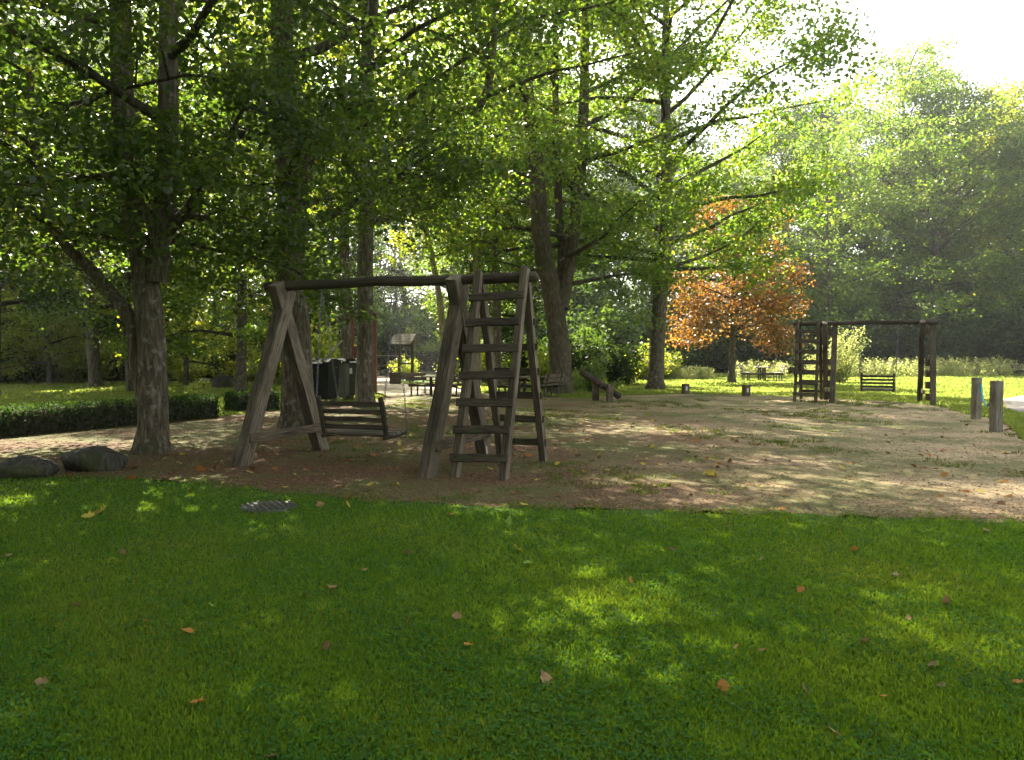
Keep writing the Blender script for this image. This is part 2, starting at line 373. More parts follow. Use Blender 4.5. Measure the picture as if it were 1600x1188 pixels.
# ------------------------------------------------------------------ leaves and trees
HEX = (np.array([[0, 0, 0], [.28, .30, .05], [.68, .30, .06], [1, 0, -.04], [.68, -.30, .06], [.28, -.30, .05]]),
       np.array([[0, 3, 2, 1], [0, 5, 4, 3]]))
RHO = (np.array([[0, 0, 0], [.45, .36, .05], [1, 0, 0], [.45, -.36, .05]]), np.array([[0, 1, 2, 3]]))
_mp = [(0, 0), (.02, .30), (.22, .26), (.30, .58), (.48, .30), (.66, .38), (1, 0), (.66, -.38), (.48, -.30), (.30, -.58), (.22, -.26), (.02, -.30)]
MAPLE = (np.array([[x, y, .10 * abs(y)] for x, y in _mp] + [[.35, 0, 0]]), np.array([[12, (k + 1) % 12, k] for k in range(12)]))
def leaves(cent, size, shape, g, up=.9, tilt=.65, droop=.25):
    n = len(cent); sv, sf = shape
    nrm = g.normal(0, tilt, (n, 3)) + np.array([0, 0, up]); nrm /= np.linalg.norm(nrm, axis=1)[:, None]
    t = g.normal(0, 1, (n, 3)); t[:, 2] -= droop * 2; t -= nrm * (t * nrm).sum(1)[:, None]; t /= np.linalg.norm(t, axis=1)[:, None]
    b = np.cross(nrm, t)
    s = np.broadcast_to(np.asarray(size, float), (n,))[:, None, None]
    V = cent[:, None, :] + s * (sv[None, :, 0, None] * t[:, None] + sv[None, :, 1, None] * b[:, None] + sv[None, :, 2, None] * nrm[:, None])
    k = len(sv)
    Fc = (np.arange(n)[:, None, None] * k + sf[None]).reshape(-1, sf.shape[1])
    return V.reshape(-1, 3), Fc

def limb_path(g, p, az, el, L, n=7, curl=.0, wob=.12, lift=0.0):
    pts = [np.array(p, float)]; d = np.array([math.cos(az) * math.cos(el), math.sin(az) * math.cos(el), math.sin(el)])
    for i in range(n - 1):
        d = d + g.normal(0, wob, 3) + np.array([0, 0, lift]); d /= np.linalg.norm(d)
        pts.append(pts[-1] + d * L / (n - 1))
    return np.array(pts)
def interp_path(P, t):
    x = t * (len(P) - 1); i = min(int(x), len(P) - 2); f = x - i
    return P[i] * (1 - f) + P[i + 1] * f
class Tree:
    """stems: list of (points, radii); limbs grow from the stems, twigs from the limbs, leaves round the twigs"""
    def __init__(s, seed, stems, H, z0, R, nlimb=26, nsub=6, per=38, lsize=.13, shape=HEX, spread=.36, extra=(), sides=12, prof=None, drop=0.0, zpow=.95, bark='bark'):
        g = np.random.default_rng(seed); s.g = g
        tr = Tubes(); br = Tubes(); cl = []
        for P, r in stems: tr.add(P, r, sides=sides, rng=g, lump=.035)
        jobs = []
        for k in range(nlimb):
            P, r = stems[k % len(stems)]; P = np.asarray(P, float)
            zt = z0 + (P[-1][2] - z0) * ((k + g.uniform(0, 1)) / nlimb) ** zpow
            zz = P[:, 2]; i = int(np.clip(np.searchsorted(zz, zt) - 1, 0, len(P) - 2)); f = np.clip((zt - zz[i]) / (zz[i + 1] - zz[i] + 1e-6), 0, 1)
            p = P[i] * (1 - f) + P[i + 1] * f; rr = r[i] * (1 - f) + r[i + 1] * f
            h = (zt - z0) / (H - z0)
            w = prof(h) if prof else ((.72 + .28 * h / .3) if h < .3 else math.sqrt(max(.1, 1 - ((h - .3) / .76) ** 2)))
            az = k * 2.399 + g.uniform(-.4, .4); el = .12 + .75 * h + g.uniform(-.15, .2)
            jobs.append((p, az, el, R * w * g.uniform(.75, 1.1), min(rr * .55, .13), .03 - .07 * (1 - h) * drop))
        for (p, az, el, L, rr) in extra: jobs.append((np.array(p, float), az, el, L, rr, .02))
        for p, az, el, L, rr, lift in jobs:
            P = limb_path(g, p, az, el, L, 7, lift=lift)
            br.add(P, np.linspace(rr, .018, 7), sides=6)
            for q in range(nsub):
                t = .28 + .72 * (q + g.uniform(0, 1)) / nsub
                b = interp_path(P, t); sl_ = L * g.uniform(.26, .50) * (1.15 - .5 * t) + .45
                Q = limb_path(g, b, az + g.choice([-1, 1]) * g.uniform(.4, 1.3), g.uniform(-.25, .55) - .25 * drop, sl_, 4, wob=.2)
                br.add(Q, np.linspace(.018, .006, 4), sides=4, cap=False)
                for u in (1.0, .55, .2)[:1 + int(sl_ > .9) + int(sl_ > 2.2)]: cl.append(interp_path(Q, u))
            cl.append(P[-1])
        cl = np.array(cl)
        rc = spread * g.uniform(.6, 1.35, len(cl)); n = g.poisson(per * 1.9 * (rc / spread) ** 2)
        q = g.normal(0, 1, (n.sum(), 3)); q /= np.linalg.norm(q, axis=1)[:, None]; q *= (g.uniform(0, 1, n.sum()) ** .45)[:, None]
        stray = g.uniform(0, 1, n.sum()) < .12; q[stray] *= g.uniform(1, 2.1, stray.sum())[:, None]
        c = np.repeat(cl, n, axis=0) + q * np.repeat(rc, n)[:, None] * np.array([1.75, 1.75, .85])
        c[:, 2] -= .18 * (q[:, 0] ** 2 + q[:, 1] ** 2) * np.repeat(rc, n)
        c = c[c[:, 2] > .25]
        s.leafV, s.leafF = leaves(c, g.uniform(.75, 1.25, len(c)) * lsize, shape, g)
        s.tr, s.br = tr, br; s.bark = bark
    def build(s, name, loc, label, group, leafmat, rz=0.0):
        root = empty(name, loc, label, 'tree', group, rz)
        link('trunk', s.tr.mesh('trunk', M[s.bark]), None, root)
        link('branches', s.br.mesh('branches', M['branch']), None, root)
        link('crown', mesh_np('crown', s.leafV, s.leafF, M[leafmat]), None, root)
        return root
def stem(pts, r0, r1, flare=1.5, n=14):
    """smooth polyline through local points, flared foot"""
    P = np.array(pts, float); L = np.linspace(0, len(P) - 1, n)
    def cr(u):
        i = int(min(u, len(P) - 1 - 1e-6)); f = u - i
        a = P[max(i - 1, 0)]; b = P[i]; c = P[min(i + 1, len(P) - 1)]; d = P[min(i + 2, len(P) - 1)]
        return .5 * ((2 * b) + (c - a) * f + (2 * a - 5 * b + 4 * c - d) * f * f + (3 * b - a - 3 * c + d) * f ** 3)
    Q = np.array([cr(u) for u in L])
    if flare > 1:   # extra rings close to the ground
        low = np.array([[*(Q[0][:2] + (Q[1][:2] - Q[0][:2]) * z / max(Q[1][2], .3)), z] for z in (.08, .2, .4)])
        Q = np.vstack([Q[:1] - np.array([0, 0, .1]), low, Q[1:]])
    z = Q[:, 2]; t = np.clip((z - z[0]) / (z[-1] - z[0]), 0, 1)
    r = r0 * (1 - t) ** .8 + r1 * t
    r = r * (1 + (flare - 1) * np.exp(-np.maximum(z, 0) / .22)) if flare > 1 else r
    return Q, r
def loc_pts(base, d, pix):
    """pixels at depth d -> points local to base"""
    return [tuple(at(px, py, d + dd) - base) for px, py, dd in pix]

def hero(name, seed, base_px, label, pix, r0, H, z0, R, leafmat, more=(), grp=None, r1=.05, flare=1.45, **kw):
    b = gp(*base_px); d = b.y
    pts = [(0, 0, 0)] + loc_pts(b, d, pix)
    top = np.array(pts[-1]); pts.append((top[0] * 1.05, top[1], H))
    st = [stem(pts, r0, r1, flare)]
    for mp, mr, mh in more:
        q = loc_pts(b, d, mp); q.append((q[-1][0] * 1.1, q[-1][1], mh)); st.append(stem(q, mr, r1, 1.0))
    t = Tree(seed, st, H, z0, R, **kw)
    return t.build(name, b, label, grp, leafmat)

hero('tree', 11, (238, 708), 'big twin-stemmed maple with pale lower trunk left of the near swing', [(238, 560, 0), (226, 420, .1), (200, 240, .2), (188, 60, .3)], .235, 15.5, 2.9, 5.6, 'leaf_deep',
     more=[([(245, 440, 0), (258, 300, -.1), (263, 100, -.2)], .17, 15), ([(228, 640, 0), (212, 560, .1), (205, 500, .1), (150, 430, .4), (70, 330, .9)], .12, 6.5)],
     nlimb=40, nsub=7, per=70, lsize=.108, shape=HEX, spread=.38, drop=.8, bark='bark')
hero('tree', 12, (466, 668), 'thick dark-trunked tree rising straight behind the left swing frame', [(464, 560, 0), (452, 400, 0), (450, 250, .1), (440, 60, .2)], .36, 20, 3.8, 6.2, 'leaf_deep',
     more=[([(450, 330, 0), (490, 240, .3), (540, 150, .8), (580, 60, 1.2)], .16, 14)], nlimb=34, nsub=6, per=56, lsize=.12, spread=.46, drop=.7, bark='bark')
hero('tree', 13, (570, 636), 'straight grey-trunked tree beside the waste containers', [(570, 540, 0), (571, 400, 0), (573, 250, 0), (574, 60, .1)], .27, 22, 5.2, 6.4, 'leaf',
     more=[([(575, 290, 0), (610, 235, -.4), (690, 175, -1), (760, 150, -1.5)], .13, 13.5)], nlimb=32, nsub=6, per=54, lsize=.135, spread=.48, drop=.6)
hero('tree', 16, (876, 615), 'broad mossy tree forking low above its short trunk, behind the seesaw', [(874, 540, 0), (862, 450, 0), (846, 380, -.3), (838, 260, -.5), (820, 100, -.5)], .46, 21, 4.2, 7.0, 'leaf',
     more=[([(876, 480, 0), (888, 420, .2), (900, 330, .3), (912, 180, .5)], .30, 21), ([(872, 470, 0), (878, 400, .5), (872, 300, .8), (868, 150, 1)], .2, 19)],
     nlimb=36, nsub=6, per=40, lsize=.18, shape=RHO, spread=.52, flare=1.35, drop=.6, bark='bark_mossy')
hero('tree', 17, (1024, 609), 'tall oak with a speckled pale grey trunk right of the seesaw', [(1028, 520, 0), (1034, 430, 0), (1042, 320, .1), (1040, 150, .2)], .36, 23, 5.2, 9.2, 'leaf',
     nlimb=42, nsub=6, per=44, lsize=.19, shape=RHO, spread=.55, drop=.55, bark='bark', extra=[((.5, 0, 6.6), .35, .35, 6.5, .13), ((.45, 0, 5.6), .1, .15, 5.5, .10), ((.4, .2, 6.0), PI - .4, .3, 6, .11)])
hero('tree', 18, (1143, 598), 'young copper-leaved tree with orange foliage behind the low stumps', [(1146, 480, 0), (1148, 380, 0), (1150, 300, 0)], .2, 9.5, 2.6, 3.3, 'leaf_copper',
     nlimb=36, nsub=5, per=26, lsize=.17, shape=RHO, spread=.42, drop=1.3, flare=1.6, zpow=1.3, prof=lambda h: 1.0 if h < .35 else math.sqrt(max(.1, 1 - ((h - .35) / .7) ** 2)))
hero('tree', 19, (1452, 579), 'round-crowned green tree behind the far swing frame', [(1455, 500, 0), (1462, 420, 0), (1470, 300, 0)], .46, 25, 2.8, 11.5, 'leaf',
     nlimb=60, nsub=7, per=26, lsize=.27, shape=RHO, spread=.66, drop=1.3, zpow=1.4, prof=lambda h: 1.0 if h < .35 else math.sqrt(max(.12, 1 - ((h - .35) / .72) ** 2)))
# birches and slim trunks in the middle distance
hero('birch_tree', 21, (697, 603), 'leaning pale-barked birch just left of the near ladder', [(692, 520, 0), (684, 450, 0), (668, 370, 0), (655, 310, 0)], .19, 15, 6.5, 3.6, 'leaf_bright', nlimb=24, nsub=5, per=30, lsize=.15, bark='bark_pale', flare=1.2)
hero('birch_tree', 22, (747, 602), 'upright pale-barked birch seen through the near ladder', [(746, 520, 0), (744, 440, 0), (741, 330, 0)], .18, 15, 6.8, 3.4, 'leaf_bright', nlimb=24, nsub=5, per=30, lsize=.15, bark='bark_pale', flare=1.2)
hero('tree', 23, (776, 604), 'slim dark-stemmed tree between the birches and the mossy tree', [(776, 480, 0), (773, 360, 0), (770, 200, 0)], .24, 18, 6.5, 4.5, 'leaf', nlimb=26, nsub=5, per=34, lsize=.15)
hero('tree', 24, (541, 622), 'slim tree standing behind the waste containers', [(540, 500, 0), (538, 380, 0), (536, 240, 0)], .22, 17, 6.0, 4.4, 'leaf_bright', nlimb=26, nsub=5, per=34, lsize=.15)

# copied woodland trees: three kinds
def proto(seed, H, R, r0, z0, leafmat, per=24, lsize=.2, nl=34, bark='bark'):
    g = np.random.default_rng(seed)
    pts = [(0, 0, 0), (g.normal(0, .1), g.normal(0, .1), H * .3), (g.normal(0, .3), g.normal(0, .3), H * .6), (g.normal(0, .4), g.normal(0, .4), H)]
    t = Tree(seed, [stem(pts, r0, .04, 1.4)], H, z0, R, nlimb=nl, nsub=5, per=per, lsize=lsize, shape=RHO, sides=8, spread=.5, drop=.6, bark=bark)
    return t
kinds = [(proto(101, 18, 5.2, .26, 2.4, 'leaf', 22, .21, 40), 'leaf'), (proto(102, 20, 5.6, .32, 3.0, 'leaf_dark', 30, .23, 44), 'leaf_dark'), (proto(103, 13, 4.4, .16, 1.2, 'leaf_bright', 30, .19, 40), 'leaf_bright')]
pro = [None] * 3
def wood_tree(kind, loc, label, s=1.0, rz=0.0, grp='woodland trees beyond the lawn', sz=None):
    if pro[kind] is None:
        o = kinds[kind][0].build('woodland_tree', loc, label, grp, kinds[kind][1], rz); pro[kind] = o
    else:
        o = copy_tree(pro[kind]); o.location = loc; tag(o, label, 'tree', grp)
    o.rotation_euler = (0, 0, rz); o.scale = (s, s, sz or s); return o
named = [(0, 594, 1, .95, 'dark-trunked woodland tree at the left edge of the picture'), (52, 590, 1, 1.15, 'thickest dark woodland trunk left of the twin-stemmed maple'),
         (78, 600, 2, .8, 'slim sapling in front of the thick dark woodland trunk'), (206, 612, 0, .8, 'woodland tree peeping out just left of the twin-stemmed maple'),
         (290, 603, 2, .85, 'thin-stemmed tree on the far lawn between maple and boulder'), (376, 612, 0, .9, 'tree beside the boulder at the end of the clipped hedge')]
named += [(-15, 618, 1, .95, 'dark tree added for shade behind the left end of the hedge'), (1292, 580, 0, 1.2, 'full green tree hanging over the far ladder'), (1622, 580.5, 0, 1.25, 'full green tree at the right edge beyond the weeds'),  # the tree behind the hedge is added to shade hedge and gravel
          (1400, 577.2, 0, 1.75, 'tallest tree directly behind the round-crowned one, on its left'), (1575, 577, 2, 2.1, 'tall pale green tree behind the round-crowned one, on its right')]
named.append((150, 604, 1, .95, 'dark crowned tree added for shade between the slim sapling and the twin-stemmed maple'))  # added to block the sun from the lawn behind the hedge
for i, (px, py, k, s, lb) in enumerate(named): wood_tree(k, gp(px, py), lb, s, i * 1.9, None)
g = np.random.default_rng(55)
ORD = ['leftmost', 'second', 'third', 'fourth', 'fifth', 'sixth', 'seventh', 'eighth', 'ninth', 'tenth', 'eleventh', 'twelfth', 'thirteenth', 'fourteenth', 'fifteenth', 'sixteenth', 'seventeenth', 'eighteenth', 'nineteenth', 'twentieth',
       'twenty-first', 'twenty-second', 'twenty-third', 'twenty-fourth', 'twenty-fifth', 'twenty-sixth', 'twenty-seventh', 'twenty-eighth', 'twenty-ninth', 'thirtieth']
def nth(i): return 'leftmost' if i == 0 else ORD[i] + ' from the left'
def row(pxs, d0, d1, ks, s0, s1, text, grp, maker, skip=()):
    """a row of copies; those in view are counted off from the left"""
    items = []
    for px in pxs:
        px = float(px + g.uniform(-14, 14)); d = float(g.uniform(d0, d1)); k = ks[int(g.integers(len(ks)))]; sc = float(g.uniform(s0, s1)); rz = float(g.uniform(0, 6.28)); q = float(g.uniform(.9, 1.12))
        if not any(lo < px < hi for lo, hi in skip): items.append((px, d, k, sc, rz, q))
    items.sort(); i = 0
    for px, d, k, sc, rz, q in items:
        if 0 <= px <= 1600: lb = text[k] % nth(i); i += 1
        else: lb = text['out']
        maker(k, ((px - 800) / F_PX * d, d, 0), lb, sc, rz, grp, sc * q)
HUE = {0: 'mid green', 1: 'dark green', 2: 'light green'}
def txt(t, out): return {**{k: HUE[k] + ' ' + t for k in HUE}, 'out': out}
row(np.arange(-300, 900, 80), 46, 56, [0, 2, 2, 1], .75, .98, txt('woodland tree just behind the far lawn, %s', 'woodland tree beyond the left edge of view'), 'front row of woodland trees', wood_tree, [(545, 740)])
row(np.arange(-260, 930, 88), 64, 76, [1, 0, 1], .8, 1.0, txt('woodland tree in the second row of the wood, %s', 'woodland tree farther beyond the left edge of view'), 'second row of woodland trees', wood_tree, [(545, 700)])
row(np.arange(560, 1960, 66), 90, 99, [0, 1, 0, 2], 1.2, 1.5, txt('tall tree beyond the weeds on the right, %s', 'tall tree beyond the right edge of view'), 'tall trees beyond the weeds', wood_tree)
row(np.arange(950, 1960, 95), 104, 114, [0, 0, 1], 1.3, 1.6, txt('tallest background tree at the right, %s', 'tallest background tree beyond the right edge of view'), 'tallest background trees', wood_tree)
for x, y, k, s, lb in ((-11.5, 11, 1, .8, 'dark tree added for shade just outside the left edge beside the boulders'), (-14, 3, 0, .85, 'unseen tree added for shade on the left'), (-9, -7, 1, .85, 'park tree behind the viewer on the left'), (-16, 16, 1, .9, 'dark tree added for shade beyond the left end of the hedge'), (1, -11, 1, .95, 'unseen tree added for shade behind the viewer'), (-6, -15, 0, .9, 'second park tree behind the viewer on the left'), (9, -15, 0, .95, 'unseen tree added for shade behind the viewer on the right'), (-19, -4, 1, 1.0, 'unseen tree added for shade far out on the left')):
    wood_tree(k, (x, y, 0), lb, s, 2.0, None)  # trees added left of and behind the viewer to cut the sky light
def far_wood():
    g = np.random.default_rng(90); n = 60000; th = g.uniform(-.85, .85, n); d = 108 + g.uniform(0, 14, n); X, Y = np.sin(th) * d, np.cos(th) * d
    top = 9 + 3 * np.sin(th * 23) + 2.5 * np.sin(th * 61 + 1) + 1.5 * np.sin(th * 131); z = g.uniform(0, 1, n) ** .9 * top
    V, Fc = leaves(np.stack([X, Y, z], -1), g.uniform(.6, 1.1, n), RHO, g, up=.5, tilt=.8)
    tag(link('far_wood', mesh_np('far_wood', V, Fc, M['leaf_dark'])), 'far wall of woodland closing the view', 'woodland', None, 'stuff')
far_wood()
def hillside():
    na, nr = 60, 8; V = []
    for i in range(na):
        th = -1.0 + 2.0 * i / (na - 1)
        for j in range(nr):
            d = 112 + 12 * j; V.append((math.sin(th) * d, math.cos(th) * d, -.3 + 13 * (1 - math.cos(PI * j / (nr - 1))) / 2 + .8 * math.sin(th * 31 + j)*(j > 0)))
    a = (np.arange(na - 1)[:, None] * nr + np.arange(nr - 1)[None]).ravel()
    tag(link('hillside', mesh_np('hillside', np.array(V), np.stack([a, a + nr, a + nr + 1, a + 1], -1), M['woodland_floor'], True)), kind='structure')
hillside()

# shrubs
def shrub_mesh(seed, H, R, n, lsize, mat, shape=RHO, cone=.3):
    g = np.random.default_rng(seed); br = Tubes(); cl = []
    for k in range(16):
        az = g.uniform(0, 6.28); el = g.uniform(.5, 1.45); L = H * g.uniform(.6, 1.05)
        P = limb_path(g, (g.normal(0, R * .15), g.normal(0, R * .15), 0), az, el, L, 6, wob=.15)
        P[:, :2] *= min(1, R / (np.abs(P[:, :2]).max() + 1e-6)); br.add(P, np.linspace(.02, .005, 6), sides=4)
        for u in np.linspace(.15, 1, 12): cl.append(interp_path(P, u))
    cl = np.array(cl); c = np.repeat(cl, n // len(cl) + 1, axis=0); c = c + g.normal(0, .14 * max(R, .6), c.shape); c[:, 2] = np.abs(c[:, 2])
    V, Fc = leaves(c, g.uniform(.7, 1.3, len(c)) * lsize, shape, g, up=.6)
    return br.mesh('stems', M['branch']), mesh_np('foliage', V, Fc, M[mat])
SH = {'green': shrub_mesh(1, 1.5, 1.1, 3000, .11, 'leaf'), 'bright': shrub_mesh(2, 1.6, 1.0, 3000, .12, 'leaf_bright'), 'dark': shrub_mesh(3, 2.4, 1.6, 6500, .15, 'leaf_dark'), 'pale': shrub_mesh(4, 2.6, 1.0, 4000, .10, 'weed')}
def shrub(kind, loc, label, s=1.0, rz=0.0, grp=None, sz=None):
    r = empty('shrub', loc, label, 'shrub', grp, rz); r.scale = (s, s, sz or s)
    link('stems', SH[kind][0], None, r); link('foliage', SH[kind][1], None, r); return r
shrub('pale', gp(1312, 598), 'tall pale conical shrub just right of the far ladder', 1.15, .3, None, 1.25)
shrub('green', gp(930, 612), 'leafy fern-green shrub behind the seesaw log', .95)
shrub('bright', gp(858, 608), 'sunlit yellow-green shrub at the left foot of the mossy tree', .9, 1, None, 1.35)
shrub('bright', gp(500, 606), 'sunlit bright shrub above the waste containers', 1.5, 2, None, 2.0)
shrub('bright', gp(705, 596), 'small sunlit shrub between the info board and the near swing', .8, 3)
shrub('bright', gp(632, 592), 'sunlit shrub seen between the posts of the roofed info board', .9, 4)
shrub('green', gp(905, 609), 'low shrub between the mossy tree and the seesaw', .6, 5)
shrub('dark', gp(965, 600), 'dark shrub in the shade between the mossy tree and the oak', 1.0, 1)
def sh(k, loc, lb, sc, rz, grp, sz): return shrub(k, loc, lb, sc, rz, grp, sz)
def stx(t, out): return {'dark': 'dark ' + t, 'green': 'green ' + t, 'bright': 'sunlit yellow-green ' + t, 'out': out}
row(np.arange(-260, 990, 46), 56, 66, ['dark', 'dark', 'green'], 1.6, 2.3, stx('tall understorey bush deep in the wood, %s', 'understorey bush out of view'), 'tall understorey bushes', sh, [(565, 725)])
row(np.arange(560, 740, 40), 82, 90, ['dark'], 2.2, 3.0, stx('tall bush beyond the footbridge, %s', 'bush out of view'), 'bushes beyond the footbridge', sh)
row(np.arange(-200, 1080, 46), 43, 52, ['dark', 'green', 'bright', 'bright'], .9, 1.5, stx('undergrowth shrub at the foot of the wood, %s', 'undergrowth shrub out of view'), 'undergrowth at the foot of the wood', sh, [(560, 760)])
row(np.arange(960, 1800, 34), 66, 76, ['dark', 'dark', 'dark', 'green'], 1.7, 2.6, stx('bankside shrub beyond the tall weeds, %s', 'bankside shrub beyond the right edge of view'), 'bankside shrubs beyond the weeds', sh)

# tall weeds strip (nobody could count it)
def weeds():
    g = np.random.default_rng(9); st = Tubes(); c = []
    segs = [(1040, 1115, 593, .75, 150), (1145, 1225, 592, 1.15, 130), (1265, 1345, 590, 1.7, 200), (1345, 1440, 589, 1.25, 220), (1440, 1580, 588, 1.35, 260), (1580, 1800, 588, .9, 200)]
    for a, b, py, h, n in segs:
        for k in range(n):
            p = gp(g.uniform(a, b), py - g.uniform(0, 4)); hh = h * g.uniform(.5, 1.15)
            P = limb_path(g, p, g.uniform(0, 6.28), g.uniform(1.15, 1.55), hh, 4, wob=.12)
            st.add(P, np.linspace(.012, .004, 4), sides=3, cap=False)
            for u in g.uniform(.15, 1, 26): c.append(interp_path(P, u) + g.normal(0, .07, 3))
    c = np.array(c); V, Fc = leaves(c, g.uniform(.08, .17, len(c)), RHO, g, up=.3, tilt=.8)
    o = link('tall_weeds', mesh_np('tall_weeds', V, Fc, M['weed'])); tag(o, 'pale sunlit tall weeds along the far edge of the lawn', 'weeds', None, 'stuff')
    link('stems', st.mesh('stems', M['weed']), None, o)
weeds()

# ------------------------------------------------------------------ hedge
def hedge(name, a, b, h, w, label):
    g = np.random.default_rng(int(a.x * 10) % 97 + 3); root = empty(name, a, label, 'hedge', 'clipped hedge pieces')
    d = b - a; L = d.length; u = d.normalized(); v = Vector((-u.y, u.x, 0)); n = int(L / .25) + 2
    prof = [(-w * .46, 0), (-w * .5, h * .5), (-w * .40, h * .93), (0, h * .98), (w * .40, h * .93), (w * .5, h * .5), (w * .46, 0)]
    V = []; 
    for i in range(n):
        for (x, z) in prof:
            p = u * (L * i / (n - 1)) + v * (x * .86 + g.normal(0, .02)); V.append((p.x, p.y, max(0, z * .9 + g.normal(0, .015))))
    k = len(prof); Q = [(i * k + j, i * k + j + 1, (i + 1) * k + j + 1, (i + 1) * k + j) for i in range(n - 1) for j in range(k - 1)]
    Q += [(0, 1, 2, 3), (0, 3, 5, 6), ((n - 1) * k + 3, (n - 1) * k + 2, (n - 1) * k + 1, (n - 1) * k), ((n - 1) * k + 6, (n - 1) * k + 5, (n - 1) * k + 3, (n - 1) * k)]
    link('core', mesh_np('core', np.array(V), np.array(Q), M['branch']), None, root)
    m = int(L * 1500); t = g.uniform(-.01, 1.01, m) * L; s = g.uniform(0, k - 1, m); i = s.astype(int).clip(0, k - 2); f = s - i; pr = np.array(prof)
    X = pr[i] * (1 - f)[:, None] + pr[i + 1] * f[:, None]
    c = np.outer(t, np.array(u)) + np.outer(X[:, 0], np.array(v)); c[:, 2] = X[:, 1]; c += g.normal(0, .025, c.shape); c[:, 2] = np.abs(c[:, 2])
    for e in (0.0, L):                                   # leafy ends
        q = int(w * h * 2600); ex = g.uniform(-.5, .5, q) * w; ez = g.uniform(0, .97, q) * h
        ce = np.outer(np.full(q, e) + g.normal(0, .03, q), np.array(u)) + np.outer(ex, np.array(v)); ce[:, 2] = ez; c = np.vstack([c, ce])
    m = len(c)
    Vl, Fl = leaves(c, g.uniform(.04, .075, m), RHO, g, up=.3, tilt=.8)
    link('foliage', mesh_np('foliage', Vl, Fl, M['hedge_leaf']), None, root)
ha, hb = gp(-330, 712), gp(325, 652)
hedge('hedge', ha, hb, .56, .7, 'long low clipped dark hedge running behind the boulders')
hedge('hedge', gp(362, 644), gp(425, 640), .55, .7, 'short dark hedge block behind the left swing frame')

# ------------------------------------------------------------------ boulders
def boulder(name, loc, sx, sy, sz, seed, label):
    g = np.random.default_rng(seed); bm = bmesh.new(); bmesh.ops.create_icosphere(bm, subdivisions=3, radius=1)
    dirs = g.normal(0, 1, (26, 3)); dirs /= np.linalg.norm(dirs, axis=1)[:, None]; off = g.uniform(.72, .93, 26)
    for v in bm.verts:
        p = np.array(v.co)
        for dd, o in zip(dirs, off):
            q = p.dot(dd)
            if q > o: p = p - dd * (q - o)
        p = p * (1 + .035 * math.sin(9 * p[0] + seed) * math.sin(8 * p[1]) + .03 * math.sin(17 * p[2] + 11 * p[0])) + g.normal(0, .012, 3); v.co = (p[0] * sx, p[1] * sy, max(-.08, p[2] * sz + sz * .45))
    o = link(name, mesh_bm(name, bm, M['stone'], True)); o.location = loc; tag(o, label, 'boulder', 'boulders on the gravel'); return o
boulder('boulder', gp(146, 734), .46, .35, .25, 4, 'dark boulder with a sunlit flat top in front of the hedge')
boulder('boulder', gp(38, 744), .42, .34, .18, 5, 'low dark boulder at the left edge of the gravel')
boulder('boulder', gp(350, 606), .62, .45, .50, 6, 'pale mossy boulder on the far lawn past the hedge end')

# ------------------------------------------------------------------ swing sets
def bolt(parent, p, n, loc0, r=.016):
    bm = bmesh.new(); bmesh.ops.create_cone(bm, cap_ends=True, segments=6, radius1=r, radius2=r * .8, depth=.016)
    o = link('bolt', mesh_bm('bolt', bm, M['iron']), None, parent)
    o.rotation_euler = Vector(n).to_track_quat('Z', 'Y').to_euler(); o.location = Vector(p) - loc0; return o
def log_mesh(name, p0, p1, r, mat, parent, loc0, seed=1, sides=14):
    g = np.random.default_rng(seed); p0, p1 = Vector(p0), Vector(p1); L = (p1 - p0).length; n = 10
    P = [np.array([g.normal(0, .006), g.normal(0, .006), L * i / (n - 1)]) for i in range(n)]
    t = Tubes().add(P, r * (1 + g.normal(0, .03, n)), sides=sides, rng=g, lump=.02)
    me = t.mesh(name, mat); 
    # near cap
    bm = bmesh.new(); bm.from_mesh(me); bm.verts.ensure_lookup_table(); bm.faces.new([bm.verts[k] for k in range(sides)][::-1]); bm.to_mesh(me); bm.free()
    o = link(name, me, None, parent); z = (p1 - p0).normalized(); x = Vector((0, 0, 1)).cross(z).normalized() if abs(z.z) < .9 else Vector((1, 0, 0)); y = z.cross(x)
    Mx = Matrix((x, y, z)).transposed().to_4x4(); Mx.translation = p0 - loc0; o.matrix_basis = Mx; return o
